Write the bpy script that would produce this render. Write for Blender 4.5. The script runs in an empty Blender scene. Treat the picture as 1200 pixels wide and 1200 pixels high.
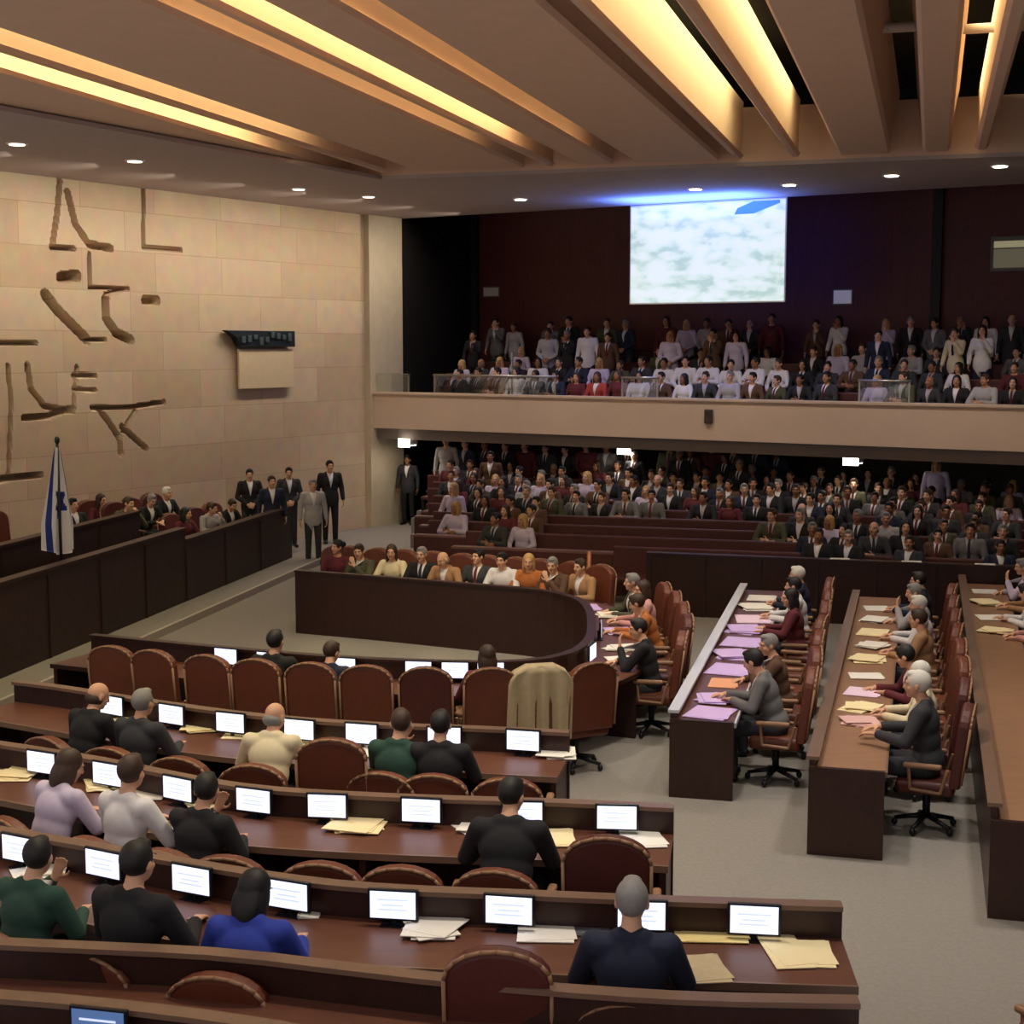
import bpy, bmesh, math, random
import numpy as np
from mathutils import Vector, Matrix, Euler
from mathutils.bvhtree import BVHTree

random.seed(11)
SC = bpy.context.scene
COL = SC.collection
V = Vector

# ------------------------------------------------------------------ camera
H = 4.4
F = 1738.0
PITCH = math.atan(195 / F)
CP, SP = math.cos(PITCH), math.sin(PITCH)
cam = bpy.data.cameras.new('camera')
cam.sensor_width = 36.0
cam.lens = 36.0 * F / 1200.0
cam.clip_end = 300
cam_o = bpy.data.objects.new('camera', cam)
COL.objects.link(cam_o)
cam_o.location = (0, 0, H)
cam_o.rotation_euler = (math.pi / 2 - PITCH, 0, 0)
SC.camera = cam_o


def ray(px, py):
    a, b = (px - 600) / F, (600 - py) / F
    return V((a, CP + b * SP, -SP + b * CP))


def at(px, py, z):
    d = ray(px, py)
    return V((0, 0, H)) + d * ((z - H) / d.z)


def proj(p):
    x, y, z = p[0], p[1], p[2] - H
    dep = y * CP - z * SP
    u = y * SP + z * CP
    return 600 + F * x / dep, 600 - F * u / dep


def hit(px, py, p0, n):
    d = ray(px, py)
    c = V((0, 0, H))
    return c + d * ((p0 - c).dot(n) / d.dot(n))


# ------------------------------------------------------------------ materials
def lin(c):
    return tuple(((x / 255) / 12.92 if x / 255 <= .04045 else ((x / 255 + .055) / 1.055) ** 2.4) for x in c) + (1,)


MATS = {}


def mat(name, rgb, rough=.6, metal=0., emit=0., noise=0., nscale=8., bump=0., spec=.5, stretch=None, trans=0., alpha=1.):
    if name in MATS:
        return MATS[name]
    m = bpy.data.materials.new(name)
    m.use_nodes = True
    nt = m.node_tree
    b = nt.nodes['Principled BSDF']
    c = lin(rgb)
    b.inputs['Base Color'].default_value = c
    b.inputs['Roughness'].default_value = rough
    b.inputs['Metallic'].default_value = metal
    b.inputs['Specular IOR Level'].default_value = spec
    if trans:
        b.inputs['Transmission Weight'].default_value = trans
    b.inputs['Alpha'].default_value = alpha
    if emit:
        b.inputs['Emission Color'].default_value = c
        b.inputs['Emission Strength'].default_value = emit
    if noise or bump:
        tc = nt.nodes.new('ShaderNodeTexCoord')
        mp = nt.nodes.new('ShaderNodeMapping')
        mp.inputs['Scale'].default_value = stretch or (1, 1, 1)
        nz = nt.nodes.new('ShaderNodeTexNoise')
        nz.inputs['Scale'].default_value = nscale
        nz.inputs['Detail'].default_value = 5
        nt.links.new(tc.outputs['Object'], mp.inputs['Vector'])
        nt.links.new(mp.outputs['Vector'], nz.inputs['Vector'])
        if noise:
            mx = nt.nodes.new('ShaderNodeMix')
            mx.data_type = 'RGBA'
            mx.inputs['A'].default_value = tuple(x * (1 - noise) for x in c[:3]) + (1,)
            mx.inputs['B'].default_value = tuple(min(1, x * (1 + noise)) for x in c[:3]) + (1,)
            nt.links.new(nz.outputs['Fac'], mx.inputs['Factor'])
            nt.links.new(mx.outputs['Result'], b.inputs['Base Color'])
        if bump:
            bp = nt.nodes.new('ShaderNodeBump')
            bp.inputs['Strength'].default_value = bump
            bp.inputs['Distance'].default_value = .02
            nt.links.new(nz.outputs['Fac'], bp.inputs['Height'])
            nt.links.new(bp.outputs['Normal'], b.inputs['Normal'])
    MATS[name] = m
    return m


def stone_mat():
    m = bpy.data.materials.new('karst_stone')
    m.use_nodes = True
    nt = m.node_tree
    b = nt.nodes['Principled BSDF']
    b.inputs['Roughness'].default_value = .85
    tc = nt.nodes.new('ShaderNodeTexCoord')
    br = nt.nodes.new('ShaderNodeTexBrick')
    br.inputs['Scale'].default_value = 1
    br.inputs['Brick Width'].default_value = 1.9
    br.inputs['Row Height'].default_value = .78
    br.inputs['Mortar Size'].default_value = .008
    br.offset = .37
    br.squash = 1.35
    br.squash_frequency = 3
    br.inputs['Color1'].default_value = lin((226, 203, 172))
    br.inputs['Color2'].default_value = lin((210, 184, 152))
    br.inputs['Mortar'].default_value = lin((196, 168, 136))
    nz = nt.nodes.new('ShaderNodeTexNoise')
    nz.inputs['Scale'].default_value = 3
    nz.inputs['Detail'].default_value = 8
    mx = nt.nodes.new('ShaderNodeMix')
    mx.data_type = 'RGBA'
    mx.blend_type = 'MULTIPLY'
    mx.inputs['Factor'].default_value = .35
    mpv = nt.nodes.new('ShaderNodeMapping')
    mpv.inputs['Rotation'].default_value = (math.pi / 2, 0, 0)
    nt.links.new(tc.outputs['Object'], mpv.inputs['Vector'])
    nt.links.new(mpv.outputs['Vector'], br.inputs['Vector'])
    nt.links.new(tc.outputs['Object'], nz.inputs['Vector'])
    nt.links.new(br.outputs['Color'], mx.inputs['A'])
    nt.links.new(nz.outputs['Color'], mx.inputs['B'])
    nt.links.new(mx.outputs['Result'], b.inputs['Base Color'])
    bp = nt.nodes.new('ShaderNodeBump')
    bp.inputs['Strength'].default_value = .35
    nz2 = nt.nodes.new('ShaderNodeTexNoise')
    nz2.inputs['Scale'].default_value = 18
    nt.links.new(tc.outputs['Object'], nz2.inputs['Vector'])
    nt.links.new(nz2.outputs['Fac'], bp.inputs['Height'])
    nt.links.new(bp.outputs['Normal'], b.inputs['Normal'])
    return m


M_stone = stone_mat()
M_stone2 = mat('pale_stone', (196, 182, 156), .85, noise=.12, nscale=4, bump=.2)
M_carpet = mat('grey_carpet', (138, 132, 124), .95, noise=.18, nscale=26, bump=.3)
M_wood = mat('dark_mahogany', (50, 24, 17), .42, noise=.35, nscale=3, stretch=(6, 6, .6))
M_podium = mat('black_walnut', (46, 24, 17), .5, noise=.3, nscale=3, stretch=(6, 6, .6))
M_top = mat('red_brown_worktop', (100, 60, 44), .42, noise=.25, nscale=2.5, stretch=(1, 5, 1))
M_toplight = mat('honey_worktop', (150, 112, 84), .4, noise=.2, nscale=2.5, stretch=(1, 5, 1))
M_rail = mat('brass_brown_rail', (120, 94, 78), .35, noise=.15)
M_railpale = mat('pale_edge_rail', (205, 205, 210), .35)
M_leather = mat('chestnut_leather', (106, 52, 32), .5, noise=.25, nscale=9, bump=.1)
M_leather2 = mat('maroon_leather', (84, 36, 30), .5, noise=.25, nscale=9, bump=.1)
M_trim = mat('tan_piping', (150, 112, 82), .5)
M_metal = mat('dark_metal', (45, 44, 46), .4, .6)
M_steel = mat('brushed_steel', (175, 172, 165), .35, .9)
M_black = mat('black_plastic', (16, 17, 24), .35)
M_screen = mat('lit_monitor_screen', (222, 230, 255), .3, emit=1.15)
M_screenline = mat('grey_screen_text', (198, 208, 236), .3, emit=1.0)
M_screenoff = mat('dim_blue_screen', (92, 124, 178), .3, emit=.45)
M_paper = mat('white_paper', (240, 234, 222), .8, noise=.04)
M_papercream = mat('cream_paper', (246, 228, 178), .8, noise=.05)
M_paperlilaclit = mat('lilac_lit_paper', (206, 178, 232), .8, noise=.08)  # lilac glow over the first side desk is put into the paper colour
M_papergrey = mat('grey_device', (96, 96, 104), .5)
M_balcony = mat('cream_plaster_parapet', (212, 188, 166), .8, noise=.07, nscale=2)
M_balclip = mat('grey_plaster_lip', (128, 118, 112), .8, noise=.05, nscale=2)
M_soffit = mat('grey_plaster_soffit', (190, 176, 174), .85, noise=.06, nscale=2)
M_beam = mat('cream_baffle', (234, 202, 178), .75, noise=.06, nscale=3)
M_roof = mat('black_roof_void', (14, 12, 12), .9)
M_darkwall = mat('maroon_slat_wall', (92, 36, 32), .55, noise=.4, nscale=2, stretch=(14, 14, .3))
M_blackwall = mat('black_panel', (18, 15, 15), .6)
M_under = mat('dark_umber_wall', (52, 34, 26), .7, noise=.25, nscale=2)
M_bench = mat('maroon_bench', (80, 36, 32), .55, noise=.2, nscale=5)
M_ledge = mat('mauve_brown_ledge', (128, 92, 84), .45, noise=.15)
M_lamp = mat('white_lamp', (255, 244, 225), .4, emit=9)
M_lampdim = mat('warm_lamp', (255, 240, 220), .4, emit=2.5)
M_white = mat('white_plastic', (222, 214, 205), .5)
M_glass = mat('greenish_glass', (210, 228, 215), .05, trans=1., alpha=.35)
M_blue = mat('flag_blue', (40, 62, 150), .75)
M_flag = mat('flag_white', (228, 226, 232), .8)
M_beige = mat('beige_cloth', (190, 172, 136), .85, noise=.1, bump=.2, nscale=20)
M_copper = mat('copper_post', (150, 88, 54), .4, .3)
M_booth = mat('booth_window_glow', (196, 190, 150), .5, emit=.35)
M_boothdark = mat('booth_grey', (110, 108, 92), .5)
M_plaque = mat('blue_black_metal', (38, 46, 52), .45, .4)

# ------------------------------------------------------------------ mesh builder


class MB:
    def __init__(s):
        s.bm = bmesh.new()
        s.mi = 0

    def _face(s, vs):
        try:
            f = s.bm.faces.new(vs)
            f.material_index = s.mi
            return f
        except ValueError:
            return None

    def box(s, c, size, rz=0, mtx=None, bevel=0, seg=2):
        m = Matrix.Translation(c) @ Matrix.Rotation(rz, 4, 'Z') @ (mtx or Matrix()) @ Matrix.Diagonal((*size, 1))
        r = bmesh.ops.create_cube(s.bm, size=1, matrix=m)
        fs = set(f for v in r['verts'] for f in v.link_faces)
        for f in fs:
            f.material_index = s.mi
        if bevel:
            es = list(set(e for v in r['verts'] for e in v.link_edges))
            bmesh.ops.bevel(s.bm, geom=es, offset=bevel, segments=seg, profile=.5, affect='EDGES')
        return s

    def tube(s, p0, p1, r0, r1=None, n=10, cap=True):
        r1 = r0 if r1 is None else r1
        p0, p1 = V(p0), V(p1)
        ax = (p1 - p0).normalized()
        t = V((0, 0, 1)) if abs(ax.z) < .9 else V((1, 0, 0))
        u = ax.cross(t).normalized()
        w = ax.cross(u)
        A, B = [], []
        for i in range(n):
            a = 2 * math.pi * i / n
            d = u * math.cos(a) + w * math.sin(a)
            A.append(s.bm.verts.new(p0 + d * r0))
            B.append(s.bm.verts.new(p1 + d * r1))
        for i in range(n):
            s._face([A[i], B[i], B[(i + 1) % n], A[(i + 1) % n]])
        if cap:
            s._face(A)
            s._face(B[::-1])
        return s

    def path_tube(s, pts, r, n=8):
        for a, b in zip(pts, pts[1:]):
            s.tube(a, b, r, n=n)
        return s

    def capsule(s, p0, p1, r0, r1, n=14):
        p0, p1 = V(p0), V(p1)
        d = p1 - p0
        L = d.length
        ax = d.normalized() if L > 1e-6 else V((0, 0, 1))
        t = V((0, 0, 1)) if abs(ax.z) < .9 else V((1, 0, 0))
        u = ax.cross(t).normalized()
        w = ax.cross(u)
        rings = []
        for k in range(1, 5):
            a = -math.pi / 2 + k * math.pi / 8
            rings.append((p0 + ax * (r0 * math.sin(a)), r0 * math.cos(a)))
        for k in range(0, 4):
            a = k * math.pi / 8
            rings.append((p1 + ax * (r1 * math.sin(a)), r1 * math.cos(a)))
        vr = []
        for c, r in rings:
            vr.append([s.bm.verts.new(c + (u * math.cos(2 * math.pi * i / n) + w * math.sin(2 * math.pi * i / n)) * r) for i in range(n)])
        a0 = s.bm.verts.new(p0 - ax * r0)
        a1 = s.bm.verts.new(p1 + ax * r1)
        for i in range(n):
            j = (i + 1) % n
            s._face([a0, vr[0][i], vr[0][j]][::-1])
            s._face([a1, vr[-1][j], vr[-1][i]][::-1])
            for k in range(len(vr) - 1):
                s._face([vr[k][i], vr[k + 1][i], vr[k + 1][j], vr[k][j]])
        return s

    def ell(s, c, r, mtx=None, seg=20):
        m = (mtx or Matrix()) @ Matrix.Translation(c) @ Matrix.Diagonal((*r, 1))
        q = bmesh.ops.create_uvsphere(s.bm, u_segments=seg, v_segments=seg * 3 // 4, radius=1, matrix=m)
        for f in set(f for v in q['verts'] for f in v.link_faces):
            f.material_index = s.mi
        return s

    def prism(s, outline, y0, y1, mtx=None, bevel=0, seg=2):
        """outline in XZ, extruded along Y"""
        mtx = mtx or Matrix()
        A = [s.bm.verts.new(mtx @ V((x, y0, z))) for x, z in outline]
        B = [s.bm.verts.new(mtx @ V((x, y1, z))) for x, z in outline]
        n = len(A)
        f0 = s._face(A)
        f1 = s._face(B[::-1])
        for i in range(n):
            s._face([A[i], B[i], B[(i + 1) % n], A[(i + 1) % n]])
        if bevel:
            es = list(set(list(f0.edges) + list(f1.edges)))
            bmesh.ops.bevel(s.bm, geom=es, offset=bevel, segments=seg, profile=.5, affect='EDGES')
        return s

    def poly(s, pts, z0, z1):
        """plan polygon in XY, extruded in Z"""
        A = [s.bm.verts.new((p[0], p[1], z0)) for p in pts]
        B = [s.bm.verts.new((p[0], p[1], z1)) for p in pts]
        n = len(A)
        s._face(A[::-1])
        s._face(B)
        for i in range(n):
            s._face([A[i], A[(i + 1) % n], B[(i + 1) % n], B[i]])
        return s

    def sweep(s, path, prof):
        """prof: closed list of (offset, z), swept along the plan path (a Path)"""
        R = []
        for p, n in zip(path.p, path.nm):
            R.append([s.bm.verts.new((p.x + n.x * o, p.y + n.y * o, z)) for o, z in prof])
        m = len(prof)
        for a, b in zip(R, R[1:]):
            for i in range(m):
                s._face([a[i], b[i], b[(i + 1) % m], a[(i + 1) % m]])
        s._face(R[0][::-1])
        s._face(R[-1])
        return s

    def mesh(s, name, mats, smooth=False):
        bmesh.ops.recalc_face_normals(s.bm, faces=s.bm.faces)
        me = bpy.data.meshes.new(name)
        s.bm.to_mesh(me)
        s.bm.free()
        for m in (mats if isinstance(mats, (list, tuple)) else [mats]):
            me.materials.append(m)
        if smooth:
            me.polygons.foreach_set('use_smooth', [True] * len(me.polygons))
        return me

    def build(s, name, mats, parent=None, smooth=False, loc=(0, 0, 0), rz=0):
        return obj(name, s.mesh(name, mats, smooth), parent, loc, rz)


def obj(name, me, parent=None, loc=(0, 0, 0), rz=0):
    o = bpy.data.objects.new(name, me)
    COL.objects.link(o)
    o.location = loc
    o.rotation_euler = (0, 0, rz)
    if parent:
        o.parent = parent
    return o


def rect(o0, z0, o1, z1):
    return [(o0, z0), (o1, z0), (o1, z1), (o0, z1)]


class Path:
    """smoothed plan polyline; nm points to the chair side (side = +1: to the right of travel)"""

    def __init__(s, pts, side=1, step=.25, smooth=True):
        pts = [V((p[0], p[1], 0)) for p in pts]
        out = []
        if smooth and len(pts) > 2:
            q = [pts[0] * 2 - pts[1]] + pts + [pts[-1] * 2 - pts[-2]]
            for i in range(1, len(q) - 2):
                n = max(2, int((q[i + 1] - q[i]).length / step))
                for k in range(n):
                    t = k / n
                    a, b, c, d = q[i - 1], q[i], q[i + 1], q[i + 2]
                    out.append(.5 * ((2 * b) + (c - a) * t + (2 * a - 5 * b + 4 * c - d) * t * t + (3 * b - a - 3 * c + d) * t ** 3))
            out.append(pts[-1])
        else:
            out = pts
        s.p = out
        s.side = side
        s.nm = []
        s.tg = []
        for i, p in enumerate(out):
            t = (out[min(i + 1, len(out) - 1)] - out[max(i - 1, 0)]).normalized()
            s.tg.append(t)
            s.nm.append(V((t.y, -t.x, 0)) * side)
        s.L = [0]
        for a, b in zip(out, out[1:]):
            s.L.append(s.L[-1] + (b - a).length)

    def at(s, d):
        d = min(max(d, 0), s.L[-1])
        for i in range(len(s.L) - 1):
            if d <= s.L[i + 1] + 1e-9:
                t = (d - s.L[i]) / max(1e-9, s.L[i + 1] - s.L[i])
                return s.p[i].lerp(s.p[i + 1], t), s.nm[i].lerp(s.nm[i + 1], t).normalized()

    def px(s, px, z, off=0, lo=0., hi=1.):
        """arc length at which the path (pushed out by off, height z) projects to image column px"""
        best = None
        n = 600
        for k in range(n + 1):
            d = s.L[-1] * (lo + (hi - lo) * k / n)
            p, nn = s.at(d)
            q = p + nn * off
            e = abs(proj((q.x, q.y, z))[0] - px)
            if best is None or e < best[0]:
                best = (e, d)
        return best[1]


def thing(name, label, cat, loc=(0, 0, 0), rz=0, group=None):
    o = bpy.data.objects.new(name, None)
    o.empty_display_size = .2
    COL.objects.link(o)
    o.location = loc
    o.rotation_euler = (0, 0, rz)
    return tag(o, label, cat, group)


def tag(o, label, cat, group=None):
    o['label'] = label
    o['category'] = cat
    o['kind'] = 'thing'
    if group:
        o['group'] = group
    return o


def struct(o):
    o['kind'] = 'structure'
    o['label'] = o.name.split('.')[0].replace('_', ' ') + ' of the assembly hall'
    o['category'] = o.name.split('.')[0].split('_')[0]
    return o


def dup(root, label, loc, rz, group=None):
    r = root.copy()
    COL.objects.link(r)
    r.location = loc
    r.rotation_euler = (0, 0, rz)
    r['label'] = label
    if group:
        r['group'] = group
    for ch in root.children:
        c = ch.copy()
        COL.objects.link(c)
        c.parent = r
        for g in ch.children:
            d = g.copy()
            COL.objects.link(d)
            d.parent = c
    return r


ORD = ['zeroth', 'first', 'second', 'third', 'fourth', 'fifth', 'sixth', 'seventh', 'eighth', 'ninth', 'tenth', 'eleventh', 'twelfth',
       'thirteenth', 'fourteenth', 'fifteenth', 'sixteenth', 'seventeenth', 'eighteenth', 'nineteenth', 'twentieth'] + \
      ['twenty-' + x for x in ('first', 'second', 'third', 'fourth', 'fifth', 'sixth', 'seventh', 'eighth', 'ninth')] + ['thirtieth']


def rot_of(fwd):
    return math.atan2(-fwd.x, fwd.y)   # local +Y -> fwd
# ------------------------------------------------------------------ room frame
P0 = V((-3.48, 36.0, 0))                       # where the balcony front meets the stone wall
aL = math.radians(32.3)
UL = V((math.sin(aL), math.cos(aL), 0))        # along the stone wall, away from the camera
UB = V((math.cos(aL), -math.sin(aL), 0))       # along the balcony front
aR = math.radians(15.7)
UR = V((math.sin(aR), math.cos(aR), 0))        # axis of the baffles and the side desks
UX = V((math.cos(aR), -math.sin(aR), 0))


def W(o, t, z=0):
    return P0 + UL * o + UB * t + V((0, 0, z))


ZS = 7.5
# floor
b = MB()
b.poly([(-16, 5.5), (16, 5.5), (19, 26), (4, 45), (-6, 45), (-16, 30)], -.2, 0)
struct(b.build('floor', M_carpet))

# stone wall with its carved relief: a grid pressed in along the carved lines
wl_len, wl_z0, wl_z1 = 16.0, 0.0, 7.7


def wall_uv(px, py):
    p = hit(px, py, P0, UB)
    return (P0 - p).dot(UL), p.z


strokes = []


def stroke(pts, w, depth):
    q = [wall_uv(*p) for p in pts]
    strokes.append((q, w * .62, min(.42, depth * 1.7)))


stroke([(70, 212), (67, 250), (61, 290), (86, 291)], .07, .16)
stroke([(79, 225), (88, 262), (104, 286), (130, 291)], .09, .18)
stroke([(168, 212), (168, 290), (212, 293)], .05, .12)
stroke([(53, 345), (66, 362), (82, 378), (102, 398)], .14, .34)
stroke([(102, 398), (123, 398)], .05, .14)
stroke([(124, 350), (124, 372), (136, 390), (153, 398)], .13, .32)
stroke([(124, 358), (124, 345), (150, 338)], .05, .12)
stroke([(72, 325), (90, 323)], .15, .3)
stroke([(170, 352), (184, 352)], .13, .14)
stroke([(105, 298), (105, 337), (150, 338)], .05, .12)
stroke([(32, 428), (36, 455), (52, 476), (86, 482)], .07, .12)
stroke([(86, 480), (90, 430)], .05, .1)
stroke([(86, 440), (112, 440)], .06, .1)
stroke([(86, 456), (112, 457)], .05, .08)
stroke([(28, 490), (60, 487), (86, 478)], .08, .18)
stroke([(108, 478), (155, 477), (192, 471)], .06, .16)
stroke([(117, 480), (130, 498), (140, 514), (142, 532)], .08, .18)
stroke([(160, 480), (150, 494), (141, 514)], .05, .12)
stroke([(143, 500), (156, 512), (171, 525)], .08, .18)
stroke([(0, 402), (42, 402)], .06, .14)
stroke([(9, 428), (13, 470), (10, 560)], .05, .1)
stroke([(0, 562), (48, 556)], .08, .2)
du = .03
nu, nz = int((wl_len + 1.14) / du), int((wl_z1 - wl_z0) / du)
uu = -1.14 + (wl_len + 1.14) * np.arange(nu + 1) / nu
zz = wl_z0 + (wl_z1 - wl_z0) * np.arange(nz + 1) / nz
UU, ZZ = np.meshgrid(uu, zz, indexing='ij')
dep = np.zeros_like(UU)
cut = np.zeros_like(UU)
for q, w, d in strokes:
    for (a0, b0), (a1, b1) in zip(q, q[1:]):
        L2 = (a1 - a0) ** 2 + (b1 - b0) ** 2 + 1e-9
        t = np.clip(((UU - a0) * (a1 - a0) + (ZZ - b0) * (b1 - b0)) / L2, 0, 1)
        dist = np.hypot(UU - a0 - t * (a1 - a0), ZZ - b0 - t * (b1 - b0))
        cut = np.maximum(cut, d * np.clip((w - dist) / .03 + .5, 0, 1))
dep = dep - cut
# wall's own frame: x along the wall (towards the camera), y = out of the wall into the hall, z up
co = np.stack([UU, dep, ZZ], -1).reshape(-1, 3)
faces = []
for i in range(nu):
    for k in range(nz):
        a = i * (nz + 1) + k
        faces.append((a, a + 1, a + nz + 2, a + nz + 1))
me = bpy.data.meshes.new('wall_left')
me.from_pydata(co.tolist(), [], faces)
bm = bmesh.new()
bm.from_mesh(me)
bmesh.ops.create_cube(bm, size=1, matrix=Matrix.Translation(((wl_len - 1.14) / 2, -.6, (wl_z0 + wl_z1) / 2)) @ Matrix.Diagonal((wl_len + 1.14, .4, wl_z1 - wl_z0, 1)))
bmesh.ops.recalc_face_normals(bm, faces=bm.faces)
bm.to_mesh(me)
bm.free()
me.materials.append(M_stone)
wl = obj('wall_left', me, None, P0, 0)
wl.matrix_world = Matrix(((-UL.x, UB.x, 0, P0.x), (-UL.y, UB.y, 0, P0.y), (0, 0, 1, 0), (0, 0, 0, 1)))
struct(wl)
# pier that ends the stone wall (seen edge-on beside the gallery)
b = MB()
b.poly([W(-.12, -.6), W(1.2, -.6), W(1.2, .16), W(-.12, .16)], 0, ZS)
struct(b.build('trim_1', M_stone2))

# walls behind gallery and under balcony
TMAX = 24
b = MB()
b.poly([W(1.16, -.3), W(1.16, 0), W(4.7, 0), W(4.7, -.3)], 0, 9)
struct(b.build('wall_side', M_blackwall))
b = MB()
b.poly([W(4.6, 0), W(4.6, TMAX), W(4.9, TMAX), W(4.9, 0)], 2.6, 9)
struct(b.build('wall_back', M_darkwall))
b = MB()
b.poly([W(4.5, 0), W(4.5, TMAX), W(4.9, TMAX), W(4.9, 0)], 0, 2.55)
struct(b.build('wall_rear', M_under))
b = MB()
b.poly([W(-24, TMAX), W(4.9, TMAX), W(4.9, TMAX + .3), W(-24, TMAX + .3)], 0, 9)
struct(b.build('wall_right', M_under))

# balcony: slab, tiers, parapet with a recessed lip below
bal = thing('balcony', 'cream fronted public balcony running along the rear of the hall', 'balcony', W(0, 0))
bal['kind'] = 'structure'


def wq(o0, o1, t0, t1):
    return [W(o0, t0) - P0, W(o1, t0) - P0, W(o1, t1) - P0, W(o0, t1) - P0]


b = MB()
b.poly(wq(.0, .22, -.22, TMAX), 2.42, 3.24)
b.build('parapet', M_balcony, bal)
b = MB()
b.poly(wq(-.04, .26, -.22, TMAX), 3.24, 3.29)
b.build('parapet_cap', M_balcony, bal)
b = MB()
b.poly(wq(.12, 4.55, 0.03, TMAX), 2.16, 2.42)
b.build('slab', M_balclip, bal)
b = MB()
GZ = [2.5, 2.78, 3.06, 3.34]
for i, z in enumerate(GZ):
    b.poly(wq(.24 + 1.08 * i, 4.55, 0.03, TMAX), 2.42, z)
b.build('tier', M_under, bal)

# soffit band with opening over the hall, gallery ceiling, roof
inner = [V((-6.88, 19.95, 0)), V((-2.45, 28.4, 0)), V((12.5, 23.6, 0))]
b = MB()
# along the stone wall
b.poly([W(0, -.2), inner[1], inner[0], V((-11.2, 11.7, 0)), W(-24, -.2)], ZS, ZS + .07)
struct(b.build('ceiling_soffit_side', M_soffit))
b = MB()
b.poly([inner[1], W(0, -.2), W(1.3, -.2), W(1.3, TMAX), V((16, 22.5, 0)), inner[2]], ZS, ZS + .07)
struct(b.build('ceiling_soffit_rear', M_soffit))
b = MB()
for a, c in ((inner[1] + V((-4, 1.284, 0)), inner[2]),):
    d = (c - a).normalized()
    n = V((-d.y, d.x, 0))
    b.poly([a, c, c + n * .12, a + n * .12], ZS + .07, ZS + 1.0)
struct(b.build('trim_2', M_beam))
b = MB()
b.poly([W(1.2, -.3), W(4.9, -.3), W(4.9, TMAX), W(1.2, TMAX)], 8.4, 8.6)
struct(b.build('ceiling_gallery', M_roof))
b = MB()
b.poly([(-16, 6), (16, 6), (19, 26), (5, 36), (-4, 38), (-16, 20)], 9.3, 9.5)
struct(b.build('ceiling', M_roof))

# ceiling baffles: long hollow cream beams along UR; v = offset at depth 0
BAF = [(-13.9, -11.05, .75, 'widest cream ceiling baffle beside the stone wall soffit'),
       (-10.3, -10.21, .8, 'thin fin like ceiling baffle, second from the stone wall'),
       (-9.5, -7.46, .8, 'wide cream ceiling baffle, third from the stone wall'),
       (-6.96, -6.87, .85, 'thin fin like ceiling baffle, fourth from the stone wall'),
       (-6.3, -5.74, .85, 'narrow cream ceiling baffle, fifth from the stone wall'),
       (-5.25, -3.8, .9, 'wide cream ceiling baffle, sixth from the stone wall'),
       (-3.46, -3.37, .95, 'thin fin like ceiling baffle, seventh from the stone wall'),
       (-2.46, -2.37, .95, 'thin fin like ceiling baffle, eighth from the stone wall'),
       (-1.62, -.82, .95, 'cream ceiling baffle, ninth from the stone wall, before the dark gap'),
       (-.2, .16, .95, 'cream ceiling baffle, tenth from the stone wall, between two dark gaps'),
       (.66, .78, .95, 'yellow lit ceiling baffle, eleventh from the stone wall'),
       (2.6, 3.4, .95, 'cream ceiling baffle, twelfth from the stone wall')]
BZ = ZS + .09
for v0, v1, hh, lab in BAF:
    vm = (v0 + v1) / 2
    k = math.cos(aR)
    d0 = 7.0
    # end a little before the rear fascia
    def endD(v):
        # intersection of the beam line x = v + D*tan(aR) with the fascia line
        a, c = (inner[1], inner[2])
        t = math.tan(aR)
        dx, dy = c.x - a.x, c.y - a.y
        D = (v - a.x + (dx / dy) * a.y) / ((dx / dy) - t) if abs(dy) > 1e-6 else a.y
        return D
    D1 = endD(vm) - .35
    o = thing('ceiling_baffle', lab, 'ceiling baffle', (vm + d0 * math.tan(aR), d0, BZ), -aR, 'lit baffles across the ceiling')
    Ln = (D1 - d0) / k
    hw = (v1 - v0) / 2 * k
    b = MB()
    # trapezoid: bottom board, sloped sides, open top
    fl = .16 if v1 - v0 > .3 else .02
    b.prism([(-hw, 0), (hw, 0), (hw + .05, .05), (-hw - .05, .05)], 0, Ln)
    b.build('soffit_board', M_beam, o)
    for sg in (-1, 1):
        b = MB()
        pr = [(sg * hw, .02), (sg * (hw + fl), hh), (sg * (hw + fl - .05), hh), (sg * (hw - .05), .02)]
        b.prism(pr, 0, Ln - .02)
        b.build('side_board', M_beam, o)
    b = MB()
    b.prism([(-hw, 0), (hw, 0), (hw + fl, hh), (-hw - fl, hh)], Ln, Ln + .05)
    b.build('end_cap', M_beam, o)


def strip(name, p, length, width, power, color, direction, roll_axis, spread=math.radians(160)):
    L = bpy.data.lights.new(name, 'AREA')
    L.shape = 'RECTANGLE'
    L.size, L.size_y = width, length
    L.energy = power
    L.color = color
    L.spread = spread
    o = bpy.data.objects.new(name, L)
    COL.objects.link(o)
    z = -direction.normalized()
    y = roll_axis.normalized()
    x = y.cross(z).normalized()
    y = z.cross(x)
    m = Matrix((x, y, z)).transposed().to_4x4()
    m.translation = p
    o.matrix_world = m
    return o


YEL = (1, .89, .47)
# cove lamps in the slots: each sits high against the next baffle and shines back on the side board before it
COVE = [(-10.42, -.9, 1.5), (-9.75, -.9, .55), (-7.1, -.9, .55), (-6.5, -.9, 1.2), (-5.5, -.9, 1.0), (-2.6, -.9, .45), (-1.85, -.9, .36), (.34, .9, .3)]
COVEP = 330
for v, sg, pw in COVE:
    Dm, ln = 16.5, 16
    p = V((v + Dm * math.tan(aR), Dm, BZ + 1.0))
    strip('cove_lamp', p, ln, .12, COVEP * pw, YEL, UX * sg + V((0, 0, -.45)), UR)

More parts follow.
